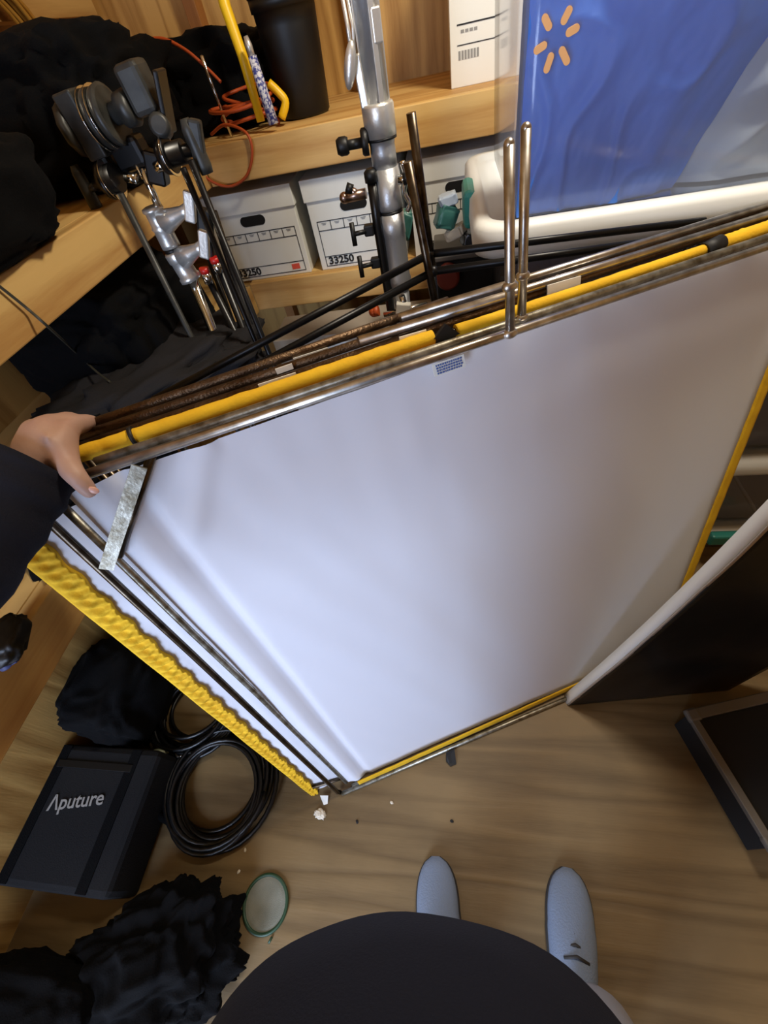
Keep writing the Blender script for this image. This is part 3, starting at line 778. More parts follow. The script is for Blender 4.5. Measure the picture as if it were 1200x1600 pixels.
m = MB(); disc(m, p + hx * .0885, hx, [(0, .0525), (.002, .0525)], 30); m.build('washer', M['chrome'], g)
m = MB(); disc(m, p + hx * .092, hx, [(0, .047), (.016, .050), (.018, .044)]); m.build('friction_disc', M['greypaint'], g)
m = MB(); disc(m, p + hx * .108, hx, [(0, .018), (.024, .018), (.024, .028), (.046, .030), (.052, .022)]); m.build('clamp_boss', M['greypaint'], g)
q = G(220, 138, .01); MB().box(q, (.050, .06, .078), rot, .010).build('clamp_jaw', M['greypaint'], g)
q = G(250, 196, -.02); m = MB(); m.lathe(q, q + Vector((.35, -1, .25)), [(-.03, .020), (.008, .020), (.012, .014)], 18); m.build('bolt', M['greypaint'], g)
MB().box(G(258, 160, .005), (.010, .045, .095), Matrix.Rotation(.3, 3, 'Y'), .003).build('side_plate', M['blackpaint'], g)
MB().box(G(205, 240, .02), (.075, .05, .055), rot, .010).build('yoke', M['blackpaint'], g)
# small head with a lever at lower left
ax = (G(205, 268, -.03) - G(130, 296, -.03)).normalized()
p = G(150, 290, -.03)
m = MB(); disc(m, p, ax, [(0, .011), (.018, .011), (.018, .022), (.030, .025), (.030, .034), (.040, .035), (.044, .028), (.058, .026)]); g = m.build('grip_head', M['blackpaint'], t, label='small black grip head with a lever knob')
m = MB(); disc(m, p + ax * .0445, ax, [(0, .038), (.002, .038)], 30); m.build('washer', M['chrome'], g)
q = G(136, 297, -.03); up = (G(120, 268, -.03) - G(152, 326, -.03)).normalized()
m = MB(); m.rod(p + ax * .004, q, .008); m.tube([q + up * .044, q + up * .03, q - up * .03, q - up * .044], [.008, .012, .014, .012], 12); m.build('lever_knob', M['greypaint'], g)
m = MB(); m.rod(G(196, 276, -.02), G(214, 280, -.02), .010); m.build('bolt', M['chrome'], g)
# head with a T knob on the right
ax = (G(330, 222, -.02) - G(262, 242, -.02)).normalized(); p = G(255, 246, -.02)
m = MB(); disc(m, p, ax, [(0, .030), (.016, .033), (.020, .030), (.020, .021), (.052, .021), (.054, .012), (.078, .012)]); g = m.build('grip_head', M['blackpaint'], t, label='black grip head with a T-knob')
m = MB(); disc(m, p + ax * .0165, ax, [(0, .036), (.002, .036)], 30); m.build('washer', M['chrome'], g)
q = p + ax * .080; up = (G(300, 190, -.02) - G(326, 252, -.02)).normalized()
m = MB(); m.tube([q + up * .046, q + up * .03, q - up * .03, q - up * .044], [.009, .014, .016, .013], 12).box(q + ax * .006 + up * .004, (.026, .020, .080), Matrix.Rotation(.3, 3, 'Y'), .005); m.build('T_knob', M['greypaint'], g)
MB().box(G(245, 262, .0), (.040, .035, .060), Matrix.Rotation(.35, 3, 'Y'), .006).build('yoke', M['blackpaint'], g)
m = MB(); m.tube([G(212, 256), G(222, 276), G(232, 262)], .0055, 10); m.build('wing_bolt', M['chrome'], g)
m = MB(); m.rod(G(244, 262, -.03), G(258, 255, -.03), .010); m.build('bolt', M['chrome'], g)
# black arms and rods
def rod_thing(x0, y0, x1, y1, r, dy, label, mt='blackmetal', foot=None):
    a, b = G(x0, y0, dy), G(x1, y1, dy); d = b - a; b = a + d * ((a.z - .008) / (-d.z))
    m = MB(); m.rod(a, b, r, 12); return tag(m.build('extension_rod', M[mt]), label, 'rod', 'black grip arms in the left corner')
rod_thing(188, 302, 328, 585, .0075, -.05, 'dark rod leaning left of the chrome stand, ending by the black bags', 'greypaint')
rod_thing(286, 262, 402, 540, .0068, -.035, 'black rod running down just right of the chrome stand, left of a pair')
rod_thing(298, 250, 414, 536, .0075, -.045, 'black rod in front of the left file box, right of a pair')
# folded black light stand with red clamp rings
t = thing('folded_light_stand', 'folded black light stand with red collars, bundled behind the chrome stand', 'light stand', Vector((G(390, 530).x + .1, gy + .04, 0)))
for i, (x0, y0, x1, y1) in enumerate(((328, 440, 380, 545), (345, 425, 392, 545), (333, 330, 402, 540), (318, 380, 370, 520))):
    pole(x0, y0, x1, y1, .0095 if i < 3 else .0075, .02 + .012 * i, 'blackpaint', 'leg' if i != 2 else 'center_column', t)
for (x, y) in ((318, 418), (334, 402)):
    a, b = G(x, y, .015), G(x + 3, y + 8, .015); c = G(x + 9, y + 24, .015)
    m = MB(); m.rod(a, b, .0125); m.build('red_collar', M['redtag'], t)
    m = MB(); m.rod(b, c, .0118); m.build('chrome_collar', M['chrome'], t)
m = MB(); m.box(G(322, 365, .03), (.035, .03, .11), Matrix.Rotation(.38, 3, 'Y'), .008); m.build('clamp_block', M['blackplastic'], t)

# ================================================================== on the upper shelves
ZU = 1.313
soft('black_bag', (-.96, 1.42, ZU + .13), (.235, .25, .14), 'big black cloth bag slumped on the corner of the upper left shelf', 'bag', 'blackcloth', 21, .25, flat=ZU + .002)
soft('black_bag', (-.93, .76, ZU + .085), (.21, .22, .10), 'rounded black bag hanging over the edge of the upper left shelf', 'bag', 'blackcloth', 23, .12, flat=ZU + .002)
soft('black_bag', (-.74, 2.0, ZU + .105), (.18, .17, .115), 'black bag on the upper back shelf behind the orange cord', 'bag', 'blackcloth', 25, .22, flat=ZU + .002)
def coil(c, R, r, turns, seed, h=.05, squash=1.0, ax=None, jit=.25, pts=30):
    rs = random.Random(seed); out = []
    ph = rs.random() * 6
    for i in range(turns * pts + 1):
        a = 2 * PI * i / pts; k = i / pts
        rr = R * (1 + jit * noise.noise(Vector((k * .9, seed, a * .15))) + .08 * math.sin(k * 2.1 + ph))
        ox = R * jit * .7 * noise.noise(Vector((k * .7, seed + 5, 0))); oy = R * jit * .7 * noise.noise(Vector((k * .7, seed + 9, 0)))
        p = Vector((rr * math.cos(a) + ox, (rr * math.sin(a) + oy) * squash, r + h * .5 * (1 + noise.noise(Vector((k * .6, seed + 2, a * .3)))) * (k / turns) ** .5))
        out.append(Vector(c) + (ax @ p if ax else p))
    return MB().tube(out, r, 8)
RX = basis(Vector((0, 1, 0)), Vector((0, 0, 1)), Vector((1, 0, 0)))
tag(coil(fx(18, 128, XL + .075), .17, .0055, 12, 4, .08, 1.1, RX).build('rope_coil', M['rope']), 'coil of yellow cord hanging on the left wall at the top corner of the photo', 'cord')
t = tag(coil((-.62, 1.80, ZU), .085, .005, 5, 8, .14, .7, None, .5).build('extension_cable', M['orange']), 'tangle of orange extension cord on the corner of the upper shelf', 'cord')
pts = sm([fy(330, 210, 1.72), fy(352, 195, 1.69), fy(385, 208, 1.66), fy(394, 240, 1.652), fy(385, 275, 1.652), fy(360, 291, 1.652), fy(330, 283, 1.652), fy(302, 255, 1.655), fy(296, 232, 1.66)], 8)
tag(MB().tube(pts, .0042, 8).build('extension_cable', M['orange']), 'orange cord drooping over the front beam of the upper back shelf', 'cord')
pts = sm([fy(195, 105, 1.78), fy(215, 72, 1.76), fy(250, 60, 1.75), fy(290, 78, 1.74), fy(325, 108, 1.73), fy(345, 128, 1.72)], 8)
tag(MB().tube(pts, .0042, 8).build('extension_cable', M['orange']), 'orange cord arching across the black bag on the upper shelf', 'cord')
q = fy(339, 153, 1.75); m = MB(); m.tube([fy(315, 87, 1.72), q, Vector((q.x + .006, q.y, ZU + .001))], .0042, 10); tag(m.build('metal_rod', M['chrome']), 'thin bright metal rod standing among the orange cord', 'rod')
# black bin
bx = fz(470, 165, ZU); 
t = thing('black_bin', 'tall black plastic bin on the upper back shelf', 'bin', (-.455, 1.90, ZU))
m = MB(); c = Vector((-.455, 1.90, ZU)); m.lathe(c, c + Z, [(0, .072), (.006, .078), (.20, .090), (.235, .092), (.235, .097), (.262, .098), (.262, .088), (.02, .070)], 32); m.build('body', M['blackplastic'], t)
m = MB(); m.lathe(c + Z * .262, c + Z, [(0, .100), (.012, .100), (.020, .085), (.024, .02)], 32); m.build('lid', M['blackplastic'], t)
# yellow-handled tool
yt = 1.72
t = thing('hand_tool', 'yellow-handled tool leaning on the upper back shelf beside the black bin', 'tool', fy(412, 195, yt))
m = MB(); m.tube([fy(335, -60, yt + .06), fy(352, 10, yt + .05), fy(380, 90, yt + .02), fy(408, 190, yt)], [.016, .0155, .0145, .0125], 14); m.build('handle', M['yplastic'], t)
m = MB(); m.tube(sm([fy(420, 130, yt + .05), fy(436, 145, yt + .05), fy(446, 160, yt + .05), fy(440, 185, yt + .045)], 5), .012, 10); m.build('grip_hook', M['yplastic'], t)
t = thing('paint_tube', 'slim blue speckled tube with a metal tip against the yellow handle', 'tube', fy(430, 195, yt - .03))
a, b = fy(394, 88, yt - .02), fy(428, 194, yt - .03); d = (b - a)
m = MB(); m.tube([a, b], [.0125, .0155], 12); m.build('body', M['bluelabel'], t)
m = MB(); m.tube([a - d * .27, a - d * .15, a], [.006, .010, .009], 12); m.build('tip', M['alu'], t)

# small clutter behind the pins (lower back shelf, right of the silver stand)
yq = 1.56
def chunk(name, quad_px, y, dep, mt, label, cat):
    m = MB(); m.poly([fy(px, py, y) for px, py in quad_px], (0, dep, .0)); return tag(m.build(name, M[mt], bevel=.003), label, cat)
# a low heap of wrapped packets on a crate top
t = t_crate = thing('low_crate', 'low dark crate behind the black frames carrying wrapped packets', 'crate', (.05, 1.545, 0))
MB().box((.05, 1.545, .485), (.20, .19, .97), bev=.01).build('body', M['caseblack'], t)
MB().box((.05, 1.545, .978), (.21, .20, .016), bev=.004).build('lid', M['caseedge'], t)
def packet(px, py, sz, rz, ry, mt, label, y=1.50, name='wrapped_packet'):
    p = fy(px, py, y); R = Matrix.Rotation(rz, 3, 'Z') @ Matrix.Rotation(ry, 3, 'Y')
    m = MB(); m.blob(p, (sz[0] / 2, sz[1] / 2, sz[2] / 2), int(px), .16, 2.0, .35, R, 4); return tag(m.build(name, M[mt]), label, 'packet')
packet(697, 338, (.055, .05, .06), .3, .4, 'tealfilm', 'teal wrapped packet right of the dark pins')
packet(700, 312, (.05, .04, .03), .1, -.2, 'whitebag', 'pale wrapped packet above the teal one')
packet(712, 362, (.055, .05, .03), -.3, -.35, 'paper', 'cream paper packet below the teal one')
packet(735, 372, (.05, .05, .035), .2, .2, 'alu_dark', 'grey foil packet beside the cream one')
packet(633, 352, (.03, .04, .07), .2, .3, 'tealfilm', 'teal wrapped packet between the silver stand and the pins', 1.40)
p = fy(700, 428, 1.44); MB().lathe(p + Vector((0, .012, 0)), p + Vector((0, -1, 0)), [(0, .03), (.02, .036), (.045, .036), (.052, .028)], 22).build('red_knob', M['redbrown'], t_crate)
# spring clamp in front of the silver stand's foot
t = thing('spring_clamp', 'small clamp with white pads and orange tip by the foot of the silver stand', 'clamp', fy(625, 490, 1.262))
yk = 1.262
m = MB(); m.rod(fy(600, 492, yk), fy(668, 476, yk), .008).rod(fy(628, 462, yk), fy(634, 486, yk), .009); m.build('bar', M['chrome'], t)
m = MB(); m.box(fy(630, 483, yk - .01), (.042, .022, .036), Matrix.Rotation(.2, 3, 'Y'), .003); m.build('pad', M['whitetape'], t)
m = MB(); m.rod(fy(584, 487, yk), fy(592, 485, yk), .015).ball(fy(584, 487, yk), .015); m.build('tip', M['orange'], t)
# small papers / cartons on the floor behind the stack
def carton(px, py, z, size, rz, label):
    p = fz(px, py, z); m = MB(); m.box(p - Vector((0, 0, size[2] / 2)), size, rotz(rz), .002); return tag(m.build('small_carton', M['box']), label, 'box')
t = thing('cardboard_carton', 'grey cardboard carton under the lower back shelf', 'box', (-.35, 1.545, 0))
MB().box((-.36, 1.545, .39), (.60, .19, .78), bev=.003).build('body', M['cardboard'], t)
MB().box((-.42, 1.4488, .715), (.30, .002, .07)).build('white_panel', M['box'], t)

# ================================================================== lower left: bags, cables, case
ZL = .901
soft('black_bag', (-.98, 1.16, ZL + .12), (.21, .22, .14), 'dark bag on the lower left shelf beneath the upper beam', 'bag', 'blackcloth', 31, .18, flat=ZL + .002)
o = MB().blob((-.80, .93, ZL + .035), (.17, .30, .075), 33, .30, 2.6, .75, rotz(-.5), 5).build('black_jacket', M['greycloth']); tag(o, 'charcoal cloth jacket heaped on the lower left shelf behind the stack', 'jacket')
o = MB().blob((-.88, .60, ZL + .030), (.16, .24, .06), 35, .30, 2.4, .75, rotz(-.35), 5).build('black_cloth', M['blackcloth']); tag(o, 'black cloth spread on the lower left shelf just behind the hand', 'cloth')
pts = sm([fx(-10, 440, LX + .006), fx(40, 480, LX + .01), fx(80, 515, LX + .012), fz(120, 552, 1.06), fz(150, 580, 1.03), fz(172, 597, 1.02)], 8)
tag(MB().tube(pts, .0026, 8).build('thin_wire', M['wire']), 'thin dark wire trailing down across the left beam', 'wire')
# brush on the lower-left beam
t = thing('hand_brush', 'dark brush with bluish bristles on the lower left shelf at the photo edge', 'brush', fz(8, 1005, .93))
m = MB(); p = fz(10, 1000, .925); m.blob(p, (.030, .045, .018), 3, .15, 2, .7, rotz(.5), 4); m.build('body', M['blackplastic'], t)
m = MB(); p = fz(10, 1018, .912); m.blob(p, (.022, .028, .010), 4, .2, 3, .6, rotz(.5), 4, None, .1); m.build('bristles', M['bluebit'], t)
soft('black_bag', (-1.15, .385, .15), (.115, .155, .155), 'black bag standing against the wall behind the case', 'bag', 'blackcloth', 43, .15, flat=.003)
soft('black_bag', (-1.06, -.37, .09), (.20, .12, .10), 'black bag at the very corner of the photo, below the case', 'bag', 'blackcloth', 45, .15, flat=.003)
soft('black_bag', (-1.02, .76, .20), (.20, .20, .20), 'black bag on the floor under the lower left shelf', 'bag', 'blackcloth', 41, .2, flat=.003)
# equipment case with lettering
zc_ = .15
p00 = fz(-60, 1440, zc_); p10 = fz(212, 1402, zc_); p11 = fz(222, 1178, zc_); p01 = fz(-30, 1170, zc_)
cxm, cym = ((p10.x * .4 + p11.x * .6) - .21), (p10.y + p11.y) / 2
t = thing('equipment_case', 'soft black equipment case with pale lettering on top, lower left on the floor', 'case', (cxm, cym, 0))
W_, D_ = .42, p11.y - p10.y + .03
MB().box((cxm, cym, zc_ / 2), (W_, D_, zc_), bev=.018).build('body', M['casecloth'], t)
for xx in (cxm - .115, cxm + .135): MB().box((xx, cym, zc_ + .001), (.032, D_ * .97, .004), bev=.001).build('strap', M['blackcloth'], t)
m = MB(); m.box((cxm + .01, cym + D_ * .34, zc_ + .002), (.26, .02, .005), rotz(.0), .001); m.build('zip', M['blackplastic'], t)
la = fz(73, 1267, zc_); lb = fz(160, 1257, zc_)
r_ = (lb - la); r_.z = 0; up = Vector((-r_.y, r_.x, 0))
L_ = r_.length
m = MB().text('\u039bputure', la, r_, up, L_ / 3.35, .003, .0006); m.build('lettering', M['logo'], t)
m = MB(); q = fz(250, 1275, .03); m.tube(sm([q + Vector((-.05, .02, .02)), q, q + Vector((.05, -.02, -.06))], 6), .012, 8); m.build('strap_end', M['blackcloth'], t)
# coiled cables
tA = thing('cable_coil', 'coil of black cable lying on the floor in front, right of the case', 'cable', (-.765, .145, 0))
coil((-.765, .145, .001), .138, .0072, 13, 12, .085, 1.0, None, .34, 34).build('cable', M['rubber'], tA)
tB = thing('cable_coil', 'second coil of black cable behind the front coil, with an orange plug end', 'cable', (-.98, .34, 0))
coil((-.925, .365, .001), .140, .0068, 11, 17, .12, .9, None, .34, 34).build('cable', M['rubber'], tB)
p = fz(226, 1137, .10)
m = MB(); m.rod(p, p + Vector((.0, -.024, .0)), .011); m.build('plug', M['orange'], tB, label='orange plug')
p = fz(250, 1178, .06); m = MB(); m.rod(p + Vector((-.02, 0, 0)), p + Vector((.022, .008, 0)), .013); m.build('connector', M['olive'], tB, label='pale olive connector')
p = fz(282, 1175, .05); m = MB(); m.tube([p + Vector((.014 * math.cos(a), .014 * math.sin(a), .0)) for a in [i * 2 * PI / 16 for i in range(16)]], .004, 8, closed=True); m.build('ring', M['steel'], tB, label='metal ring')
# dark woolly heap at lower left
o = MB().blob((-.80, -.24, .06), (.20, .13, .085), 51, .30, 2.6, .8, rotz(.5), 6, .002, .018).build('dark_blanket', M['blackcloth']); tag(o, 'shaggy black blanket heaped on the floor at lower left', 'blanket')
# green-rimmed mesh disc
c = (fz(384, 1412) + fz(452, 1412) + fz(418, 1365) + fz(410, 1462)) / 4
t = thing('mesh_disc', 'round grey mesh disc with a dark green rim lying flat on the floor', 'disc', (c.x, c.y, 0))
R_ = .060
m = MB(); cc = Vector((c.x, c.y, .002)); m.lathe(cc, cc + Z, [(0, R_ * .97), (.003, R_ * .97), (.0045, R_ * .8), (.004, R_ * .3)], 40); m.build('mesh', M['mesh'], t)
m = MB(); m.tube([(c.x + R_ * math.cos(a), c.y + R_ * math.sin(a), .005) for a in [2 * PI * i / 48 for i in range(48)]], .0045, 8, closed=True); m.build('rim', M['greenrim'], t)
m = MB(); q = fz(425, 1464, .004); m.tube([q, q + Vector((-.006, -.012, 0))], .003, 6); m.build('thread_end', M['greenrim'], t)
# scraps on the floor
def scrap(px, py, r, mt, label, name='paper_scrap', seed=1, h=.5):
    p = fz(px, py, r * .3); m = MB(); m.blob(p, (r, r * .7, r * .3), seed, .5, 2.2, .8, rotz(seed), 4, .0005); return tag(m.build(name, M[mt]), label, 'scrap')
scrap(500, 1272, .014, 'paper', 'crumpled cream paper scrap below the lower corner of the stack', seed=3)
o = MB().poly([fz(500, 1243, .012), fz(513, 1243, .012), fz(512, 1256, .003), fz(506, 1258, .003)], (0, 0, .0015)).build('tape_scrap', M['whitetape']); tag(o, 'bit of white tape hanging at the lower corner of the stack', 'tape')
o = MB().poly([fz(697, 1176, .012), fz(710, 1170, .012), fz(713, 1194, .002), fz(704, 1198, .002), fz(697, 1190, .003)], (0, 0, .0015)).build('tape_tab', M['blacktape']); tag(o, 'black tape tab on the floor under the bottom rails', 'tape')
for i, (x, y) in enumerate(((558, 1284), (706, 1283), (373, 1362), (383, 1328), (612, 1254))):
    sc_ = ('blacktape', 'paper')[i in (2, 3, 4)]
    pl = ('below the lower corner of the stack', 'between the stack and the left shoe', 'left of the mesh disc', 'between the coil and the mesh disc', 'beside the bottom rail of the stack')[i]
    scrap(x, y, .004, sc_, ('tiny dark speck on the floor ', 'tiny pale speck on the floor ')[sc_ == 'paper'] + pl, 'floor_speck', i + 2)

# ================================================================== right: foam board, road case
A = fz(885, 1100, 0); bd = Vector((.24, .032, 0)).normalized(); tk = Vector((-bd.y, bd.x, 0)) * .027
Tp = fy(1200, 806, .50); vl = (Tp - A)
def edge_pt(s, w):      # s height 0..1.35, w along the board width
    p = A + vl * s + bd * w
    bow = .020 * math.sin(PI * min(1, s / 1.2)) 
    return p + bd * bow
t = thing('foam_board', 'white foam board leaning with its pale edge towards the viewer and a dark film face', 'foam board', A + bd * .2)
m = MB(); m.grid(lambda u, v: edge_pt(u * 1.25, 0) + tk * v, 30, 2)
m.grid(lambda u, v: edge_pt(u * 1.25, v * .48) + tk, 30, 6)
m.grid(lambda u, v: edge_pt(1.25, v * .48) + tk * u, 2, 6); m.grid(lambda u, v: edge_pt(0, v * .48) + tk * u, 2, 6); m.grid(lambda u, v: edge_pt(u * 1.25, .48) + tk * v, 30, 2)
m.grid(lambda u, v: edge_pt(u * 1.25, v * .48), 30, 6)
bmesh.ops.remove_doubles(m.bm, verts=m.bm.verts[:], dist=.0005)
m.build('board', M['foamedge'], t)
m = MB(); m.grid(lambda u, v: edge_pt(u * 1.25, .006 + v * .474) - tk.normalized() * (.004 + .002 * noise.noise(Vector((u * 6, v * 5, 1)))), 60, 30, -tk * .05); m.build('dark_film', M['film'], t)
m = MB(); m.grid(lambda u, v: edge_pt(u * 1.25, .0 + v * .008) - tk.normalized() * (.0035 + .004 * max(0, noise.noise(Vector((u * 5, 1, 1))))), 60, 2, -tk * .05); m.build('film_edge', M['foamtan'], t)
# black case with grey edges, lower right
zc2 = .12
k0 = fz(1072, 1112, zc2); k1 = fz(1205, 1330, zc2); k2 = fz(1215, 1040, zc2)
e1 = (k1 - k0); e2 = (k2 - k0); e2 = e2 - e2.dot(e1) / e1.dot(e1) * e1
e1n, e2n = e1.normalized(), e2.normalized(); L1, L2 = e1.length, .42
t = thing('road_case', 'low black case with grey metal edging on the floor at the right edge', 'case', k0 + e1 * .5 + e2n * .2 - Vector((0, 0, zc2)))
rc = basis(e2n, e1n, e2n.cross(e1n)); ctr = k0 + e1n * L1 / 2 + e2n * L2 / 2
MB().box(ctr - Vector((0, 0, zc2 / 2 + .004)), (L2 - .01, L1 - .01, zc2 - .008), rc, .002).build('body', M['caseblack'], t)
m = MB(); ew = .020
m.box(k0 + e1n * L1 / 2 + e2n * ew / 2 - Z * .008, (ew, L1, .018), rc, .002).box(k0 + e2n * L2 / 2 + e1n * ew / 2 - Z * .008, (L2, ew * 1.35, .018), rc, .002)
m.box(k0 + e1n * (L1 - ew / 2) + e2n * L2 / 2 - Z * .008, (L2, ew, .018), rc, .002).box(k0 + e1n * L1 / 2 + e2n * (L2 - ew / 2) - Z * .008, (ew, L1, .018), rc, .002)
m.build('edge_rail', M['caseedge'], t)
for q in (k0, k0 + e1n * L1, k0 + e2n * L2, k0 + e1n * L1 + e2n * L2):
    s_ = q + (ctr - q).normalized() * .018; MB().box((s_.x, s_.y, zc2 - .008), (.034, .034, .022), rc, .006).build('corner_cap', M['caseedge'], t)

# ================================================================== the photographer
def skin(name, verts, edges, root, material, parent, sub=2):
    """verts: {key: (Vector, radius)}"""
    keys = list(verts); idx = {k: i for i, k in enumerate(keys)}
    org = wloc(parent)
    me = bpy.data.meshes.new(name); me.from_pydata([tuple(Vector(verts[k][0]) - org) for k in keys], [(idx[a], idx[b]) for a, b in edges], [])
    o = bpy.data.objects.new(name, me); COL.objects.link(o); o.parent = parent
    sk = o.modifiers.new('skin', 'SKIN'); sk.use_smooth_shade = True
    for k, sv in zip(keys, me.skin_vertices[0].data):
        r = verts[k][1]; sv.radius = (r, r) if not isinstance(r, tuple) else r
        sv.use_root = (k == root)
    ss = o.modifiers.new('sub', 'SUBSURF'); ss.levels = sub; ss.render_levels = sub
    rm = o.modifiers.new('remesh', 'REMESH'); rm.mode = 'VOXEL'; rm.voxel_size = .0035; rm.use_smooth_shade = True
    so = o.modifiers.new('smooth', 'SMOOTH'); so.factor = .5; so.iterations = 14
    dg = bpy.context.evaluated_depsgraph_get(); dg.update()
    me2 = bpy.data.meshes.new_from_object(o.evaluated_get(dg)); o.modifiers.clear(); o.data = me2
    for p in me2.polygons: p.use_smooth = True
    me2.materials.clear(); me2.materials.append(material)
    return o
px_ = -.045
person = thing('person', 'person in dark shirt and grey trousers gripping the frame stack with one hand', 'person', (px_ + .1, -.16, 0))
Vv = {}; E = []
def add(k, p, r, prev=None):
    Vv[k] = (Vector(p), r)
    if prev: E.append((prev, k))
footL = fz(684, 1430, .03); footR = fz(893, 1452, .03)
add('pelvis', (-.02, -.27, .93), .085)
add('belly', (-.02, -.27, 1.06), .080, 'pelvis'); add('chest', (-.03, -.29, 1.22), .072, 'belly'); add('neck', (-.03, -.31, 1.43), .050, 'chest')
add('skull0', (-.03, -.285, 1.53), .062, 'neck'); add('skull1', (-.03, -.275, 1.60), .080, 'skull0'); add('skull2', (-.03, -.29, 1.665), .066, 'skull1')
add('nose', (-.03, -.185, 1.575), .012, 'skull1')
# legs
for s, ft, hx_ in (('L', footL, -.115), ('R', footR, .085)):
    add('hip' + s, (hx_, -.27, .88), .070, 'pelvis'); add('knee' + s, ((hx_ + ft.x) / 2 - (.01 if s == 'L' else -.02), -.24, .48), .048, 'hip' + s)
    add('ankle' + s, (ft.x + (.0 if s == 'L' else .01), ft.y - .15, .10), .038, 'knee' + s); add('heel' + s, (ft.x, ft.y - .13, .045), .035, 'ankle' + s); add('toe' + s, (ft.x, ft.y + .03, .035), .030, 'heel' + s)
# left arm and the gripping hand
wr = pf(52, 735, -.020)
sh = Vector((-.24, -.28, 1.36)); el = Vector((-.60, .04, 1.14))
add('shL', sh, .040, 'chest'); add('elL', el, .030, 'shL'); add('faL', el * .45 + wr * .55, .030, 'elL'); add('wrL', wr, .027, 'faL')
add('palmb', pf(66, 705, -.024), .030, 'wrL'); add('palm', pf(90, 698, -.032), .027, 'palmb')
# thumb in front of the rails
add('th0', pf(100, 722, -.005), .0175, 'palm'); add('th1', pf(122, 748, .020), .0130, 'th0'); add('th2', pf(140, 768, .020), .0115, 'th1'); add('th3', pf(148, 776, .018), .0085, 'th2')
# fingers over the top and down behind the stack
fing = (('ix', (112, 668, -.058), (140, 658, -.118), (165, 672, -.140), (178, 690, -.140), .0120),
        ('md', (92, 662, -.058), (112, 655, -.122), (140, 672, -.150), (156, 694, -.150), .0120),
        ('rg', (70, 664, -.050), (84, 658, -.114), (108, 675, -.150), (126, 696, -.150), .0112),
        ('pk', (46, 672, -.040), (54, 664, -.096), (76, 682, -.128), (92, 700, -.132), .0100))
for k, a, b, c, d, r in fing:
    add(k + '0', pf(*a), r * 1.35, 'palm' if k in ('ix', 'md') else 'palmb'); add(k + '1', pf(*b), r, k + '0'); add(k + '2', pf(*c), r * .92, k + '1'); add(k + '3', pf(*d), r * .75, k + '2')
# right arm raised to the phone, hand beside the lens
add('shR', (.19, -.28, 1.36), .038, 'chest'); add('elR', (.27, -.24, 1.08), .028, 'shR'); add('wrR', (.16, -.13, 1.40), .026, 'elR'); add('palmR', (.115, -.115, 1.47), .026, 'wrR')
for i in range(4):
    add('f%da' % i, (.085 - .004 * i, -.125 - .002 * i, 1.535 - .02 * i), .0095, 'palmR'); add('f%db' % i, (.045 - .004 * i, -.095, 1.56 - .02 * i), .0082, 'f%da' % i)
add('tr0', (.085, -.085, 1.475), .011, 'palmR'); add('tr1', (.055, -.065, 1.515), .0095, 'tr0')
body = skin('body', Vv, E, 'pelvis', M['skin'], person)
# nail
tn = pf(146, 771, .0305)
MB().ball(pf(146, 766, .0265), .0058, (.8, 1.1, .35), basis((V * .6 + U * .8).normalized(), (V * .8 + U * -.6).normalized(), N)).build('thumbnail', M['nail'], person)
# head details
MB().blob((-.03, -.315, 1.66), (.090, .098, .085), 2, .10, 5, .9, None, 4).build('hair', M['hair'], person)
for s in (-1, 1):
    MB().ball((-.03 + s * .032, -.212, 1.605), .012).build('eye', M['eyew'], person)
    MB().ball((-.03 + s * .082, -.285, 1.59), .026, (.35, .7, 1.1)).build('ear', M['skin'], person)
MB().ball((-.03, -.208, 1.545), .022, (1, .35, .28)).build('mouth', M['redlabel'], person)

# shirt: lofted torso with a loose hem plus sleeves
def ell(cx, cy, z, rx, ry, n=96, lump=0.0, seed=0, pw=.94):
    out = []
    for k in range(n):
        a = 2 * PI * k / n; ca, sa = math.cos(a), math.sin(a)
        f = 1 + lump * noise.noise(Vector((ca * 1.6, sa * 1.6, seed + z * 3)))
        out.append((cx + rx * math.copysign(abs(ca) ** pw, ca) * f, cy + ry * math.copysign(abs(sa) ** pw, sa) * f, z))
    return out
rings = [ell(-.045, -.225, .90, .205, .165, lump=.05, seed=1, pw=.84), ell(-.045, -.225, .905, .214, .178, lump=.05, seed=1, pw=.84), ell(-.045, -.224, .93, .216, .186, lump=.05, seed=1, pw=.84), ell(-.043, -.22, .98, .206, .193, lump=.05, seed=1, pw=.88), ell(-.035, -.225, 1.04, .190, .184, lump=.04, pw=.92), ell(-.03, -.24, 1.09, .178, .172, lump=.04), ell(-.03, -.25, 1.14, .185, .155, lump=.03),
         ell(-.03, -.28, 1.24, .19, .130, lump=.03), ell(-.03, -.295, 1.33, .20, .105), ell(-.03, -.305, 1.39, .15, .075), ell(-.03, -.31, 1.42, .062, .058), ell(-.03, -.31, 1.44, .056, .054)]
m = MB(); m.loft(rings)
# left sleeve, ending in a clean cuff at the wrist
cu = pf(70, 752, -.020)
arm = sm([sh + Vector((.05, 0, -.01)), sh * .6 + el * .4, el, el * .5 + wr * .5, el * .18 + wr * .82, wr * .80 + pf(84, 703, -.030) * .20], 6)
nA = len(arm); RR = [.075 + (.047 - .075) * (i / (nA - 1)) ** .8 + .0025 * math.sin(i * 1.7) for i in range(nA)]
m.tube(arm, RR, 24)
eR = Vector((.27, -.24, 1.08)); sR = Vector((.19, -.28, 1.36)); wR = Vector((.16, -.13, 1.40))
arm = sm([sR + Vector((-.05, 0, -.01)), sR * .5 + eR * .5, eR, eR * .4 + wR * .6, eR * .1 + wR * .9], 6)
m.tube(arm, [.072 + (.040 - .072) * i / (len(arm) - 1) for i in range(len(arm))], 20)
m.build('shirt', M['shirt'], person)
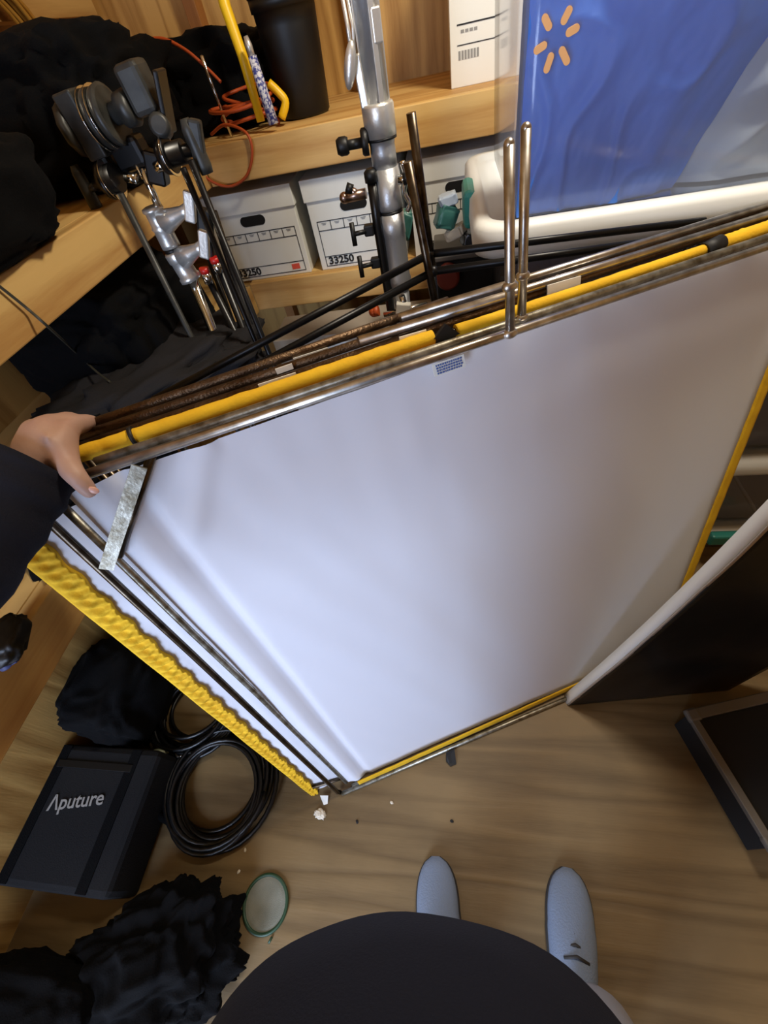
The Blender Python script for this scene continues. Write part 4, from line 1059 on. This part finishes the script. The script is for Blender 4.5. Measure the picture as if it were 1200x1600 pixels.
# trousers
m = MB()
m.loft([ell(-.045, -.255, .78, .240, .155), ell(-.045, -.255, .90, .232, .160), ell(-.02, -.265, 1.0, .165, .125)])
for s in ('L', 'R'):
    hp, kn, an = Vv['hip' + s][0], Vv['knee' + s][0], Vv['ankle' + s][0]
    path = sm([hp + Z * .05, hp * .5 + kn * .5, kn, kn * .5 + an * .5, an + Z * .02, an - Z * .035], 5)
    RR = [.105 + (.066 - .105) * i / (len(path) - 1) + .004 * noise.noise(Vector((i * .5, 1, 3))) for i in range(len(path))]
    m.tube(path, RR, 24)
m.build('trousers', M['trousers'], person)
# shoes
def shoe(ft, yaw, label=None):
    R = rotz(yaw); L_ = .285
    prof = []
    for i in range(25):
        u = i / 24; y = -.17 + L_ * u           # heel to toe
        w = .036 + .016 * math.sin(PI * min(1, u * 1.0) ** 1.3) if u < .62 else .0510 * math.sqrt(max(.0, 1 - ((u - .62) / .385) ** 2.6))
        hgt = .085 - .01 * u if u < .35 else .080 - .050 * ((u - .35) / .65) ** 1.1
        if i == 0: w, hgt = .020, .055
        if i == 24: w, hgt = .010, .024
        prof.append((y, w, hgt))
    mb = MB(); rings = []
    for y, w, hgt in prof:
        ring = []
        for k in range(18):
            a = PI * k / 17; ring.append(ft * 1.0 + R @ Vector((w * math.cos(a) * 1.03, y, .022 + (hgt - .018) * math.sin(a) ** .75)))
        ring.append(ft + R @ Vector((-w * .9, y, .016))); ring.append(ft + R @ Vector((w * .9, y, .016)))
        rings.append([Vector((p.x, p.y, p.z - ft.z)) for p in ring])
    mb.loft(rings); up = mb.build('shoe', M['shoe'], person)
    mb = MB(); rings = []
    for y, w, hgt in prof:
        rings.append([Vector((p.x, p.y, p.z - ft.z)) for p in [ft + R @ Vector((sx_ * (w + .003), y, z_)) for sx_, z_ in ((1, .001), (1.04, .012), (1.0, .024), (-1.0, .024), (-1.04, .012), (-1, .001))]])
    mb.loft(rings); mb.build('sole', M['sole'], up)
    mb = MB()
    for i in range(3):
        y0 = -.045 + .018 * i; hz = .080 - .0095 * i
        mb.tube([Vector((ft.x, ft.y, 0)) + R @ Vector((xx, y0 + yy, hz + zz_)) for xx, yy, zz_ in ((-.026, -.004, -.008), (0, .004, .004), (.026, -.004, -.008))], .0035, 6)
    mb.build('lace', M['sole'], up)
shoe(footL, .06); shoe(footR, -.10)

# ================================================================== light, camera
def area(name, loc, target, sx_, sy_, power, col):
    l = bpy.data.lights.new(name, 'AREA'); l.shape = 'RECTANGLE'; l.size = sx_; l.size_y = sy_; l.energy = power; l.color = col
    o = bpy.data.objects.new(name, l); COL.objects.link(o); o.location = loc
    o.rotation_euler = (Vector(target) - Vector(loc)).to_track_quat('-Z', 'Y').to_euler(); return o
area('doorway_daylight', ((DX0 + DX1) / 2, YF - .06, 1.05), ((DX0 + DX1) / 2 + .45, 2, .95), DX1 - DX0, 1.95, 78, (.58, .72, 1.0))
area('ceiling_lamp', (.45, .95, 2.38), (.0, 1.35, .6), .22, .22, 25, (1.0, .90, .74))
wd = bpy.data.worlds.new('world'); S.world = wd; wd.use_nodes = True
bg = wd.node_tree.nodes['Background']; bg.inputs[0].default_value = (.62, .75, 1, 1); bg.inputs[1].default_value = .6

cd = bpy.data.cameras.new('camera'); cam = bpy.data.objects.new('camera', cd); COL.objects.link(cam)
right = Vector((dX.x, dY.x, dZ.x)); down = Vector((dX.y, dY.y, dZ.y)); fwd = Vector((dX.z, dY.z, dZ.z))
mw = Matrix(((right.x, -down.x, -fwd.x, 0), (right.y, -down.y, -fwd.y, 0), (right.z, -down.z, -fwd.z, H), (0, 0, 0, 1)))
cam.matrix_world = mw
cd.sensor_fit = 'HORIZONTAL'; cd.sensor_width = 36; cd.lens = 36 * F / 1200; cd.clip_start = .02
S.camera = cam
S.view_settings.view_transform = 'Standard'; S.view_settings.look = 'None'; S.view_settings.gamma = 1; S.view_settings.use_curve_mapping = False
S.view_settings.exposure = -0.1
S.cycles.use_denoising = True
S.cycles.max_bounces = 10; S.cycles.transparent_max_bounces = 16
